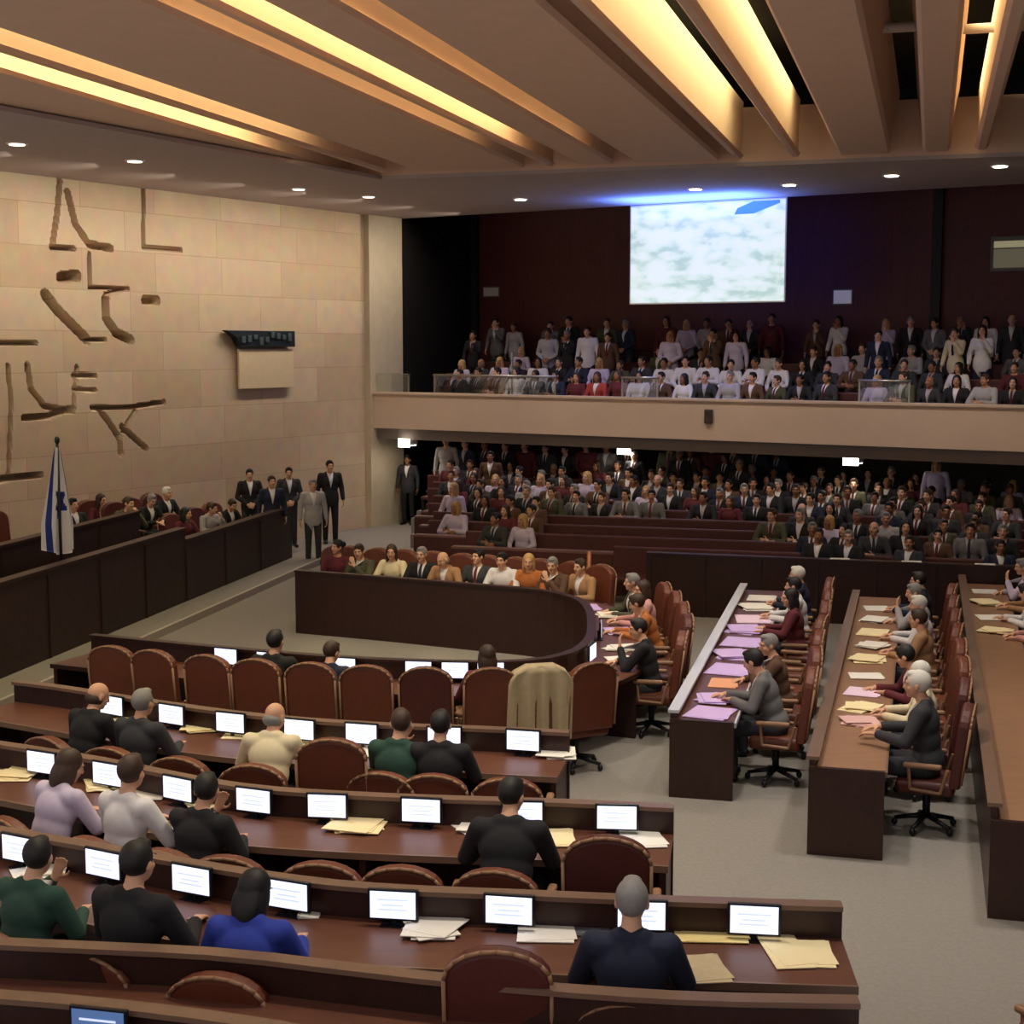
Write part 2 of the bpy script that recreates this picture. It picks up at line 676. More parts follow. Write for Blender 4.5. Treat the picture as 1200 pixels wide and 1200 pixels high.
# white truss pipes in the open slots
for (v0, v1, D, z, lab) in ((-.9, -.15, 18.7, 8.25, 'white pipe across the first dark slot of the ceiling'), (.1, 2.6, 18.9, 8.28, 'white pipe across the slot by the yellow baffle')):
    a = V((v0 + D * math.tan(aR), D, z))
    c = a + UX * (v1 - v0) * math.cos(aR)
    o = MB().tube((0, 0, 0), c - a, .06).build('truss_pipe', M_white, None, True, a)
    tag(o, lab, 'pipe')

# recessed downlights in the soffit
DL = [(20, 168), (158, 188), (350, 221), (432, 230), (610, 233), (815, 221), (925, 216), (1045, 205), (1172, 194)]
dl_me = None
for i, (px, py) in enumerate(DL):
    p = at(px, py, ZS)
    where = 'in the soffit along the stone wall' if i < 4 else 'in the rear soffit above the balcony'
    n = i + 1 if i < 4 else i - 3
    o = thing('downlight', f'small round recessed downlight, {ORD[n]} from the ' + ('camera side ' if i < 4 else 'stone wall ') + where, 'downlight', (p.x, p.y, ZS), 0, 'recessed soffit downlights')
    b = MB()
    b.tube((0, 0, -.015), (0, 0, .0), .16, .17, n=20)
    b.build('bezel', M_white, o)
    b = MB()
    b.tube((0, 0, -.03), (0, 0, -.01), .12, n=20)
    b.build('lens', M_lampdim if i < 4 else M_lamp, o)


def proj_mat():
    m = bpy.data.materials.new('projected_picture')
    m.use_nodes = True
    nt = m.node_tree
    b = nt.nodes['Principled BSDF']
    b.inputs['Roughness'].default_value = .7
    tc = nt.nodes.new('ShaderNodeTexCoord')
    mp = nt.nodes.new('ShaderNodeMapping')
    mp.inputs['Scale'].default_value = (.8, 1, 1.7)
    mp.inputs['Location'].default_value = (3.3, 0, 1.2)
    nz = nt.nodes.new('ShaderNodeTexNoise')
    nz.inputs['Scale'].default_value = 2.3
    nz.inputs['Detail'].default_value = 3
    cr = nt.nodes.new('ShaderNodeValToRGB')
    cr.color_ramp.elements[0].position = .36
    cr.color_ramp.elements[0].color = lin((186, 214, 206))
    cr.color_ramp.elements[1].position = .56
    cr.color_ramp.elements[1].color = lin((236, 246, 250))
    x = cr.color_ramp.elements.new(.47)
    x.color = lin((222, 240, 232))
    nt.links.new(tc.outputs['Object'], mp.inputs['Vector'])
    nt.links.new(mp.outputs['Vector'], nz.inputs['Vector'])
    nt.links.new(nz.outputs['Fac'], cr.inputs['Fac'])
    nt.links.new(cr.outputs['Color'], b.inputs['Emission Color'])
    b.inputs['Base Color'].default_value = lin((110, 112, 116))
    b.inputs['Emission Strength'].default_value = .92
    return m


# ------------------------------------------------------------------ gallery fittings
# screen: hung just behind the rear soffit edge
so = 1.22
n_s = UL
pa = hit(738, 300, W(so, 0), n_s)
pb = hit(921, 300, W(so, 0), n_s)
ta, tb = (pa - P0).dot(UB), (pb - P0).dot(UB)
zb = hit(738, 357, W(so, 0), n_s).z
zt = ZS - .01
sw, sh = tb - ta, zt - zb
scr = thing('projection_screen', 'large lit white projection screen hanging over the public balcony', 'screen', W(so, (ta + tb) / 2, zb), math.atan2(UB.y, UB.x))
M_proj = proj_mat()
MB().box((0, .02, sh / 2), (sw, .03, sh)).build('frame', M_white, scr)
pic = MB().box((0, -.005, sh / 2), (sw - .06, .01, sh - .06)).build('picture', M_proj, scr)
mb_ = mat('blue_streak', (70, 112, 215), .6, emit=.9)
b = MB()
b.prism([(.18 * sw, .86 * sh), (.3 * sw, .86 * sh), (.46 * sw, .95 * sh), (.46 * sw, .98 * sh), (.3 * sw, .98 * sh), (.2 * sw, .92 * sh)], -.018, -.013)
b.build('blue_streak', mb_, pic)
# unseen lamp added under the rear soffit for the blue glow by the screen
pj = W(.55, (ta + tb) / 2, ZS - .13)
strip('screen_spill', W(.35, (ta + tb) / 2, ZS - .45), 1.3, sw * .85, 210, (.07, .18, 1.), V((0, 0, 1)), UL, math.radians(170))

strip('screen_halo', W(3.3, (ta + tb) / 2 - .1, (zb + zt) / 2 + .1), sw * 1.05, sh * 1.05, 10, (.05, .13, 1.), UL, UB, math.radians(170))  # unseen blue lamp in mid-air, added to tint the wall behind the screen


def board(px, py, w, h, name, label, cat, m, o=4.55, back=None):
    p = hit(px, py, W(o, 0), n_s)
    ob = thing(name, label, cat, p, math.atan2(UB.y, UB.x))
    MB().box((0, .02, 0), (w, .03, h), bevel=.006).build('board', m, ob)
    MB().box((0, .035, 0), (w + .06, .02, h + .06)).build('backing', back or M_boothdark, ob)
    return ob


board(575, 342, .46, .22, 'wall_sign', 'small pale wall sign on the dark gallery wall near the stone wall', 'sign', M_white)
board(987, 348, .42, .3, 'wall_sign', 'small white wall sign on the gallery wall just past the screen', 'sign', mat('bright_sign', (228, 222, 226), .5, emit=.12))
# dark recess and door of the gallery's near-wall corner
o = thing('gallery_door', 'black double door in the corner of the public balcony beside the stone pier', 'door', W(4.56, .75, 3.34), math.atan2(UB.y, UB.x))
# control booth with lit window at the far end of gallery
p = hit(1190, 297, W(4.5, 0), n_s)
bo = thing('control_booth_window', 'glowing yellowish control booth window high on the gallery wall', 'window', p, math.atan2(UB.y, UB.x))
MB().box((.1, .03, 0), (1.25, .1, .74)).build('frame', M_boothdark, bo)
MB().box((.1, -.03, -.1), (1.1, .03, .4)).build('pane', mat('booth_glass', (150, 146, 116), .3, emit=.18), bo)
MB().box((.1, -.03, .2), (1.1, .03, .14)).build('lamp_tube', M_booth, bo)
bpy.data.objects.remove(o)
b = MB()
b.box((0, 0, 1.6), (1.5, .05, 3.2))
# vertical wall pilasters of the gallery
for k, px in enumerate((556, 1098)):
    p = hit(px, 300, W(4.5, 0), n_s)
    MBp = MB().box((0, 0, 2.6), (.22, .1, 5.2))
    q = MBp.build(f'trim_{k + 3}', M_blackwall, None, False, (p.x, p.y, 3.34), math.atan2(UB.y, UB.x))
    struct(q)

# glass guards on the parapet
for k, (x0, x1, lab) in enumerate(((438, 480, 'green tinted glass guard on the parapet end beside the stone wall'), (508, 652, 'long glass guard with pale rail on the parapet, before the standing post'),
                                   (728, 772, 'short glass guard with pale rail on the parapet below the screen'), (1006, 1068, 'glass guard with pale rail on the parapet toward the booth end'))):
    a, c = hit(x0, 440, W(.11, 0), n_s), hit(x1, 440, W(.11, 0), n_s)
    t0, t1 = (a - P0).dot(UB), (c - P0).dot(UB)
    Ln = t1 - t0
    g = thing('glass_guard', lab, 'railing', W(.11, t0, 3.29), math.atan2(UB.y, UB.x), 'glass guards on the balcony parapet')
    MB().box((Ln / 2, 0, .2), (Ln, .015, .4)).build('pane', M_glass, g)
    MB().tube((0, 0, .42), (Ln, 0, .42), .028).build('rail', M_steel if k else M_glass, g, True)
    for x in (.03, Ln - .03):
        MB().box((x, 0, .2), (.03, .03, .42)).build('post', M_steel, g)
p = hit(600, 450, W(.5, 0), n_s)
o = MB().tube((0, 0, 0), (0, 0, 1.75), .028).build('slim_post', M_boothdark, None, True, (p.x, p.y, 2.5))
tag(o, 'slim upright post behind the long glass guard on the balcony', 'post')

# dark plaque on the parapet
p = hit(831, 488, W(-.0, 0), n_s)
o = thing('parapet_fixture', 'small dark box fixture on the cream balcony parapet below the screen', 'fixture', p - UL * .03, math.atan2(UB.y, UB.x))
MB().box((0, 0, 0), (.18, .08, .3), bevel=.02).build('housing', mat('brown_box', (70, 52, 46), .6), o)
MB().box((0, -.045, .05), (.1, .012, .1)).build('cover', mat('brown_cover', (52, 40, 36), .4), o)

# bright panels below the balcony
for k, (px, py) in enumerate(((478, 517), (735, 525), (1000, 537))):
    p = at(px, py, 2.12)
    o = thing('ceiling_panel_light', f'bright white lamp panel below the balcony, {ORD[k + 1]} from the stone wall', 'lamp', (p.x, p.y, 2.155), math.atan2(UB.y, UB.x), 'lamp panels below the balcony')
    MB().box((0, 0, -.06), (.34, .3, .12)).build('housing', M_white, o)
    MB().box((0, -.16, -.07), (.32, .03, .2)).build('front_lens', M_lamp, o)
    MB().box((0, 0, -.13), (.3, .26, .02)).build('lens', M_lamp, o)

# plaque on the stone wall and the pale block under it
p = hit(303, 397, P0 + UB * .1, UB)
rzw = math.atan2(UL.y, UL.x)
q0, q1 = hit(262, 397, P0 + UB * .1, UB), hit(342, 397, P0 + UB * .1, UB)
wdt = (q1 - q0).length
hgt = hit(303, 388, P0 + UB * .1, UB).z - hit(303, 407, P0 + UB * .1, UB).z
o = thing('wall_plaque', 'dark blue black metal plaque hung high on the stone wall', 'plaque', P0 + (p - P0), rzw)
b = MB()
b.prism([(-wdt / 2, hgt / 2), (wdt / 2, hgt / 2), (wdt / 2, -hgt / 2), (-wdt * .3, -hgt / 2), (-wdt * .36, hgt * .1)], -.1, .06, bevel=.01)
b.build('plate', M_plaque, o)
b = MB()
rr = random.Random(3)
for i in range(9):
    b.box(((-.28 + .085 * i) * wdt, -.12, hgt * rr.uniform(-.15, .25)), (.05 * wdt, .05, hgt * rr.uniform(.25, .5)), bevel=.005)
b.build('raised_relief', mat('teal_grey_metal', (92, 108, 110), .4, .5), o)
p = hit(312, 432, P0 + UB * .1, UB)
q0, q1 = hit(278, 432, P0 + UB * .1, UB), hit(342, 432, P0 + UB * .1, UB)
hh = hit(312, 409, P0 + UB * .1, UB).z - hit(312, 455, P0 + UB * .1, UB).z
o = MB().box((0, .0, 0), ((q1 - q0).length, .06, hh), bevel=.01).build('stone_block', mat('cream_stone', (214, 194, 158), .85, noise=.08), None, False, p, rzw)
tag(o, 'pale cream stone block set below the dark plaque on the stone wall', 'stone block')

# ------------------------------------------------------------------ chairs
def arch(w, h, r, n=10, z0=0.):
    pts = [(-w / 2, z0), (w / 2, z0)]
    ry = r
    for i in range(n + 1):
        a = math.pi * i / n
        pts.append((w / 2 * math.cos(a), z0 + h - ry + ry * math.sin(a)))
    return pts


def chair_meshes(lm, bh=.73):
    out = {}
    b = MB()
    b.box((0, .0, .44), (.52, .52, .13), bevel=.045, seg=3)
    out['seat'] = (b.mesh('seat', lm, True), None)
    tilt = Matrix.Translation((0, -.25, .47)) @ Matrix.Rotation(math.radians(7), 4, 'X')
    b = MB()
    b.prism(arch(.54, bh, .16), -.06, .045, tilt, bevel=.03, seg=3)
    out['backrest'] = (b.mesh('backrest', lm), None)
    b = MB()
    pts = [tilt @ V((x, -.062, z)) for x, z in arch(.545, bh + .005, .165)[2:]]
    b.path_tube([tilt @ V((.272, -.062, .05))] + pts + [tilt @ V((-.272, -.062, .05))], .012, 6)
    out['piping'] = (b.mesh('piping', M_trim, True), 'backrest')
    b = MB()
    b.tube((0, 0, .12), (0, 0, .4), .035, n=12)
    out['column'] = (b.mesh('column', M_metal, True), None)
    b = MB()
    for k in range(5):
        a = 2 * math.pi * k / 5 + .3
        c, s = math.cos(a), math.sin(a)
        b.tube((0, 0, .13), (c * .28, s * .28, .07), .028, .018, 8)
        b.ell((c * .28, s * .28, .035), (.03, .03, .035), seg=8)
    out['base'] = (b.mesh('base', M_metal, True), None)
    for sg, nm in ((-1, 'armrest'), (1, 'armrest.b')):
        b = MB()
        x = sg * .29
        b.box((x, .02, .66), (.06, .34, .045), bevel=.018)
        b.path_tube([(x, .14, .64), (x, .12, .44), (x, -.14, .42), (x, -.2, .64)], .016)
        out[nm] = (b.mesh('armrest', M_trim), None)
    return out


CH = {}


def chair(kind, pos, fwd, label, group, low=False):
    lm = {'brown': M_leather, 'maroon': M_leather2}[kind]
    key = (kind, low)
    if key not in CH:
        CH[key] = chair_meshes(lm, .47 if low else .73)
    t = thing('swivel_chair', label, 'chair', pos, rot_of(fwd), group)
    made = {}
    for nm, (me, par) in CH[key].items():
        made[nm] = obj(nm.split('.')[0], me, made.get(par, t) if par else t)
    return t


# ------------------------------------------------------------------ desks
def desk(name, label, path, rail_z=1.05, top_z=.76, depth=.72, panel_m=None, rail_m=None, top_m=None, group=None, feet=True, ends=True, panel_z0=0.0):
    panel_m, rail_m, top_m = panel_m or M_wood, rail_m or M_rail, top_m or M_top
    t = thing(name, label, 'desk', (path.p[0].x, path.p[0].y, 0), 0, group)
    off = V((path.p[0].x, path.p[0].y, 0))

    class P2:
        pass
    pp = P2()
    pp.p = [q - off for q in path.p]
    pp.nm = path.nm
    MB().sweep(pp, rect(0, panel_z0, .05, rail_z - .03)).build('front_panel', panel_m, t)
    MB().sweep(pp, rect(-.025, rail_z - .03, .085, rail_z)).build('top_rail', rail_m, t)
    MB().sweep(pp, rect(.05, top_z - .04, depth, top_z)).build('worktop', top_m, t)
    MB().sweep(pp, rect(depth, top_z - .045, depth + .02, top_z + .004)).build('edge_strip', rail_m, t)
    if feet:
        Ln = path.L[-1]
        n = max(2, int(Ln / 1.9) + 1)
        for k in range(n):
            d = (Ln - .08) * k / (n - 1) + .04
            p, nn = path.at(d)
            p = p - off
            c = p + nn * (.05 + (depth - .07) / 2)
            MB().box((c.x, c.y, (top_z - .04) / 2), (.05, depth - .07, top_z - .04), rot_of(nn)).build('side_panel', panel_m, t)
    return t


def seatpos(path, d, off):
    p, n = path.at(d)
    return p + n * off, -n


MON = {}


def monitor(path, d, label, group, off=.15, z=.84, yaw=0., lit=True):
    p, n = path.at(d)
    key = lit
    if not MON:
        pass
    if key not in MON:
        b = MB()
        b.box((0, .012, .14), (.32, .025, .2), bevel=.006)
        bez = b.mesh('bezel', M_black)
        b = MB()
        b.box((0, -.002, .14), (.285, .006, .168))
        scn = b.mesh('screen', M_screen if lit else M_screenoff)
        b = MB()
        for zz, w in ((.175, .2), (.14, .14), (.112, .18)):
            b.box((0, -.006, zz), (w, .003, .011))
        txt = b.mesh('text_lines', M_screenline)
        b = MB()
        b.box((0, .035, .004), (.16, .11, .008))
        b.box((0, .035, .06), (.03, .02, .11))
        std = b.mesh('stand', M_black)
        MON[key] = (bez, scn, txt, std)
    bez, scn, txt, std = MON[key]
    q = p + n * off
    # local -Y is the lit side, which faces the chair side (n)
    t = thing('monitor', label, 'monitor', (q.x, q.y, z), rot_of(-n) + yaw, group)
    obj('bezel', bez, t)
    s = obj('screen', scn, t)
    obj('text_lines', txt, s)
    obj('stand', std, t)
    return t


PAPER = {}


PN = [0]


def paper(px, py, m, label, w=.3, d=.22, z=None, rz=None, crumple=False, group='papers lying on the desks'):
    PN[0] += 1
    z = (z or .762) + .0021 * (PN[0] % 4)
    p = at(px, py, z)
    b = MB()
    rnd = random.Random(int(px * 7 + py))
    if crumple:
        # loose fanned sheets
        for k in range(4):
            b.box((rnd.uniform(-.05, .05), rnd.uniform(-.04, .04), .004 + .007 * k), (w * rnd.uniform(.7, 1), d * rnd.uniform(.7, 1), .005), rnd.uniform(-.5, .5),
                  Matrix.Rotation(rnd.uniform(-.03, .03), 4, 'X'))
    else:
        b.box((0, 0, .003), (w, d, .006))
        b.box((w * .05, .01, .007), (w * .9, d * .9, .003), .12)
    o = b.build('paper_sheet' if not crumple else 'loose_paper', m, None, False, (p.x, p.y, z), rz if rz is not None else rnd.uniform(-.25, .25))
    tag(o, label, 'paper', group)
    return o


# ---- the near arm rows
RZ = 1.05


def rowpath(pts):
    return Path([at(px, py, RZ) for px, py in pts], side=1)


# travel goes from -X to +X; the chair side is towards the camera (to the right of travel)
pC = rowpath([(20, 797), (70, 803), (180, 820), (300, 836), (430, 846), (560, 851), (668, 856)])
pB = rowpath([(-60, 862), (0, 869), (120, 888), (280, 918), (450, 930), (660, 937), (790, 943)])
pA = rowpath([(-60, 960), (0, 969), (100, 986), (300, 1020), (440, 1036), (620, 1044), (790, 1051), (986, 1057)])
p0 = rowpath([(-60, 1095), (0, 1100), (250, 1112), (380, 1126), (560, 1146), (790, 1163), (1005, 1168)])
pZ = rowpath([(-60, 1158), (60, 1166), (180, 1178), (300, 1194), (420, 1215)])
desk('curved_desk', 'curved mahogany desk with seven lit monitors, second row out from the horseshoe table', pC, top_z=.84)
desk('curved_desk', 'curved mahogany desk with eight lit monitors, third row out from the horseshoe table', pB, top_z=.84)
desk('curved_desk', 'long curved desk with eight lit monitors and cream papers at its aisle end', pA, top_z=.84)
desk('curved_desk', 'dark curved desk with pale top rail, fifth row out from the horseshoe table', p0, top_z=.84)
desk('curved_desk', 'short dark curved desk in the last row, holding one dim blue monitor', pZ, top_z=.84)

# U shaped inner table: inner face = panel side
pU = Path([(-5.0, 17.45), (-3.4, 16.75), (-1.95, 16.2), (-.7, 15.95), (.1, 15.98), (.58, 16.35), (.86, 17.1), (.96, 18.2), (.97, 19.2), (.84, 20.0), (.35, 20.7), (-.6, 21.2), (-2.0, 21.9), (-3.33, 22.5)], side=1)
desk('horseshoe_table', 'large horseshoe shaped mahogany table in the centre of the hall', pU, rail_z=.98, depth=.75, rail_m=M_wood)


# side desks, running away along UR; chairs to the right of travel
def sidepath(x, y, L, fx=None, fy=None):
    a = V((x, y, 0))
    e = V((fx, fy, 0)) if fx is not None else a + UR * L
    return Path([a, e], side=1, smooth=False)


pR1 = sidepath(1.55, 14.2, 0, 3.45, 22.0)
pR2 = sidepath(2.58, 12.55, 0, 5.0, 21.4)
pR3 = sidepath(3.69, 11.1, 0, 6.9, 22.6)
desk('side_desk', 'side desk with pale rail and lilac lit papers, first one across the aisle', pR1, rail_z=.86, depth=.62, rail_m=M_railpale, top_m=M_top)
desk('side_desk', 'side desk with bare honey coloured worktop end, second one across the aisle', pR2, rail_z=.86, depth=.64, top_m=M_toplight)
desk('side_desk', 'side desk at the photo edge, third one across the aisle', pR3, rail_z=.9, depth=.64, top_m=M_toplight)
# closed end panels of the side desks
for pth, nm, dw, tm in ((pR1, 'first', .62, .86), (pR2, 'second', .64, .86), (pR3, 'third', .64, .9)):
    par = [o for o in COL.objects if o.name.startswith('side_desk') and nm in o['label']][0]
    p, n = pth.at(0)
    c = n * (dw / 2)
    t = (pth.p[1] - pth.p[0]).normalized()
    MB().box((c.x - t.x * .03, c.y - t.y * .03, .39), (.05, dw, .78), rot_of(n)).build('end_panel', M_wood, par)
# ------------------------------------------------------------------ people: meshes
def voxel(b, size, it=3, fac=.5):
    me = bpy.data.meshes.new('tmp')
    bmesh.ops.recalc_face_normals(b.bm, faces=b.bm.faces)
    b.bm.to_mesh(me)
    b.bm.free()
    o = bpy.data.objects.new('tmp', me)
    COL.objects.link(o)
    m = o.modifiers.new('r', 'REMESH')
    m.mode = 'VOXEL'
    m.voxel_size = size
    s = o.modifiers.new('s', 'SMOOTH')
    s.factor = fac
    s.iterations = it
    dg = bpy.context.evaluated_depsgraph_get()
    out = bpy.data.meshes.new_from_object(o.evaluated_get(dg))
    bpy.data.objects.remove(o)
    bpy.data.meshes.remove(me)
    out.materials.clear()
    out.polygons.foreach_set('use_smooth', [True] * len(out.polygons))
    return out


SKIN0 = mat('skin_light', (214, 164, 132), .6)
SKINS = [SKIN0, mat('skin_olive', (190, 138, 104), .6), mat('skin_tan', (160, 110, 80), .6), mat('skin_pink', (222, 172, 146), .6)]
M_eye = mat('eye_dark', (30, 22, 18), .2)
M_eyew = mat('eye_white', (225, 218, 210), .3)
M_lip = mat('lip', (150, 82, 72), .5)
HAIRC = {'black': mat('hair_black', (24, 20, 19), .6, noise=.3, nscale=40), 'brown': mat('hair_brown', (62, 42, 30), .6, noise=.3, nscale=40),
         'grey': mat('hair_grey', (134, 130, 126), .7, noise=.2, nscale=40), 'white': mat('hair_white', (216, 212, 202), .7, noise=.1, nscale=40),
         'blond': mat('hair_blond', (188, 150, 96), .6, noise=.2, nscale=40)}


def cloth(name, rgb):
    return mat('cloth_' + name, rgb, .85, noise=.12, nscale=14)


CL = {'black': cloth('black', (26, 25, 28)), 'charcoal': cloth('charcoal', (52, 52, 56)), 'navy': cloth('navy', (30, 36, 58)), 'grey': cloth('grey', (108, 106, 106)),
      'white': cloth('white', (226, 222, 222)), 'lilac': cloth('lilac', (200, 188, 214)), 'beige': cloth('beige', (196, 178, 144)), 'blue': cloth('blue', (44, 62, 160)), 'maroon': cloth('maroon', (96, 34, 42)),
      'red': cloth('red', (168, 62, 50)), 'olive': cloth('olive', (74, 74, 52)), 'brown': cloth('brown', (92, 64, 46)), 'tan': cloth('tan', (168, 128, 90)), 'cream': cloth('cream', (222, 208, 172)),
      'orange': cloth('orange', (176, 104, 50)), 'green': cloth('green', (40, 72, 60)), 'pale grey': cloth('pale_grey', (168, 164, 166)), 'pink': cloth('pink', (206, 150, 146))}


def hand(b, w, d, n, sgn):
    """wrist w, direction d, palm normal n (towards what it holds), sgn thumb side"""
    d, n = V(d).normalized(), V(n).normalized()
    s = d.cross(n).normalized() * sgn          # towards the thumb
    for k in (-.022, 0, .022):
        b.capsule(w + d * .02 + s * k * .7, w + d * .085 + s * k, .014, .0135, 8)
    for off, L in ((.031, .068), (.0105, .078), (-.0105, .072), (-.031, .056)):
        a = w + d * .09 + s * off
        m = a + (d * .92 + n * .38 + s * off * 2).normalized() * L * .55
        e = m + (d * .55 + n * .84).normalized() * L * .5
        b.capsule(a, m, .0092, .0085, 8)
        b.capsule(m, e, .0085, .0075, 8)
    a = w + d * .028 + s * .034
    m = a + (d * .6 + s * .75 + n * .25).normalized() * .042
    e = m + (d * .9 + s * .1 + n * .4).normalized() * .032
    b.capsule(a, m, .0115, .0098, 8)
    b.capsule(m, e, .0098, .008, 8)


POSES = {}


class Pose:
    pass


def make_pose(name, standing, lean, hp, hy, arms, female=False, roll=0.):
    P = Pose()
    hz = .95 if standing else .565
    hip = V((0, -.06 if not standing else 0, hz))

    def tor(x, y, z):
        # torso-local point: z up along the spine
        v = V((x, y, z))
        v.rotate(Euler((-lean, 0, 0)))
        return hip + v
    tm = Matrix.Translation(hip) @ Matrix.Rotation(-lean, 4, 'X')
    sw = .165 if female else .185
    shz = .455
    sh = [tor(-sw, 0, shz), tor(sw, 0, shz)]
    neck0, neck1 = tor(0, -.01, .49), tor(0, .015, .58)
    hm = Matrix.Translation(tor(0, .035, .655)) @ Euler((-lean * .4 + hp, roll, hy)).to_matrix().to_4x4()
    P.head = hm
    P.tm = tm
    # --- skin
    b = MB()
    b.ell((0, 0, .02), (.165, .115, .13), tm)
    b.ell((0, 0, .2), (.135 if female else .15, .1, .17), tm)
    b.ell((0, .005, .34), (.15 if female else .172, .112, .165), tm)
    b.capsule(tor(-sw + .03, 0, shz - .01), tor(sw - .03, 0, shz - .01), .06, .06)
    b.capsule(neck0, neck1, .056, .05)
    b.capsule(tor(-.08, -.01, .47), tor(0, 0, .52), .045, .05)
    b.capsule(tor(.08, -.01, .47), tor(0, 0, .52), .045, .05)
    # head
    b.ell((0, -.012, .022), (.075, .094, .09), hm)
    b.ell((0, .024, -.03), (.062, .066, .082), hm)
    b.ell((0, .055, -.085), (.03, .028, .025), hm)
    b.capsule(hm @ V((0, .082, .012)), hm @ V((0, .1, -.024)), .011, .016, 8)
    b.ell((0, .07, .026), (.052, .022, .014), hm)
    for s in (-1, 1):
        b.ell((s * .077, -.008, -.008), (.011, .021, .032), hm)
        b.ell((s * .04, .058, -.025), (.022, .02, .018), hm)
    # arms
    jk = []
    for i, (el, wr, hd, pn) in enumerate(arms):
        sgn = -1 if i == 0 else 1
        el, wr = V(el), V(wr)
        b.capsule(sh[i], el, .05, .04)
        b.capsule(el, wr, .04, .027)
        hd_ = V(hd).normalized()
        sth = hd_.cross(V(pn).normalized()).normalized()
        inward = V((-sgn, .0, 0))
        if abs(sth.x) < .3:
            inward = V((0, 1, 0))
        hand(b, wr, hd, pn, 1 if sth.dot(inward) > 0 else -1)
        jk.append((sh[i], el, wr))
    # legs
    if standing:
        legs = [((s * .09, 0, .93), (s * .1, .02, .5), (s * .105, -.01, .09), (s * .125, .14, .035)) for s in (-1, 1)]
    else:
        legs = [((s * .09, -.04, .54), (s * .13, .40, .53), (s * .13, .37, .09), (s * .14, .52, .035)) for s in (-1, 1)]
    for a, k, an, to in legs:
        b.capsule(a, k, .082, .056)
        b.capsule(k, an, .055, .036)
        b.capsule(V(an) + V((0, -.02, -.04)), to, .042, .034)
    body = voxel(b, .0085, 3)
    # facial features set into the same mesh
    body.materials.append(SKIN0)
    body.materials.append(M_eyew)
    body.materials.append(M_eye)
    body.materials.append(M_lip)
    x = MB()
    x.bm.from_mesh(body)
    for s in (-1, 1):
        x.mi = 1
        x.ell((s * .031, .079, .008), (.0115, .0075, .0062), hm, 10)
        x.mi = 2
        x.ell((s * .031, .0835, .008), (.0062, .005, .0062), hm, 8)
        x.ell((s * .032, .088, .029), (.019, .006, .0035), hm, 8)
    x.mi = 3
    x.ell((0, .0865, -.052), (.024, .008, .007), hm, 10)
    for f in x.bm.faces:
        f.smooth = True
    x.bm.to_mesh(body)
    x.bm.free()
    body.name = 'person_body'
    P.body = body
    # --- jacket
    b = MB()
    b.ell((0, 0, .03), (.185, .135, .14), tm)
    b.ell((0, 0, .2), (.152 if female else .17, .12, .18), tm)
    b.ell((0, .005, .34), (.168 if female else .19, .13, .165), tm)
    if standing:
        nv = len(b.bm.verts)
        b.ell((0, 0, -.02), (.19, .14, .3), tm)
        b.bm.verts.ensure_lookup_table()
        for v in list(b.bm.verts)[nv:]:
            v.co.z = max(v.co.z, hip.z - .17)
    b.capsule(tor(-sw + .02, -.005, shz - .01), tor(sw - .02, -.005, shz - .01), .073, .073)
    b.capsule(tor(-.06, -.02, .495), tor(.06, -.02, .495), .05, .05)
    for s_, el, wr in jk:
        b.capsule(s_, el, .068, .056)
        b.capsule(el, el.lerp(wr, .88), .056, .043)
    P.jacket = voxel(b, .013, 4)
    P.jacket.name = 'jacket'
    # --- trousers
    b = MB()
    b.ell((0, 0, .0), (.172, .122, .13), tm)
    for a, k, an, to in legs:
        b.capsule(a, k, .094, .07)
        b.capsule(k, V(an) + V((0, 0, -.01)), .07, .055)
    P.trousers = voxel(b, .016, 3)
    P.trousers.name = 'trousers'
    # --- shoes
    P.shoes = []
    for a, k, an, to in legs:
        b = MB()
        an, to = V(an), V(to)
        b.capsule(an + V((0, -.03, -.045)), to + V((0, .04, 0)), .05, .04)
        b.capsule(an + V((0, 0, .0)), an + V((0, 0, -.04)), .05, .05)
        for v in b.bm.verts:
            v.co.z = max(v.co.z, .003)
        P.shoes.append(b.mesh('shoe', bpy.data.materials.get('shoe_black') or mat('shoe_black', (20, 18, 18), .35), True))
    # --- shirt front and tie, laid on the jacket
    bj = bmesh.new()
    bj.from_mesh(P.jacket)
    tree = BVHTree.FromBMesh(bj)
    fd = (tm.to_3x3() @ V((0, 1, 0))).normalized()

    def front(xx, zz, off):
        o = tm @ V((xx, .6, zz))
        h = tree.ray_cast(o, -fd)
        return (h[0] if h[0] else tm @ V((xx, .1, zz))) + fd * off

    def patch(width, z0, z1, off, n=8):
        bb = MB()
        R = []
        for k in range(n + 1):
            zc = z0 + (z1 - z0) * k / n
            w = width(k / n)
            R.append([bb.bm.verts.new(front(w * t, zc, off)) for t in (-1, -.5, 0, .5, 1)])
        for r, q in zip(R, R[1:]):
            for i in range(4):
                bb._face([r[i], r[i + 1], q[i + 1], q[i]])
        g = bmesh.ops.extrude_face_region(bb.bm, geom=list(bb.bm.faces))
        for v in g['geom']:
            if isinstance(v, bmesh.types.BMVert):
                v.co -= fd * .012
        return bb
    P.shirt = patch(lambda t: .004 + .062 * t, .22, .515, .005).mesh('shirt', CL['white'], True)
    P.tie = patch(lambda t: .024 if t < .85 else .018, .2, .505, .010).mesh('tie', CL['maroon'], True)
    bj.free()
    POSES[name] = P


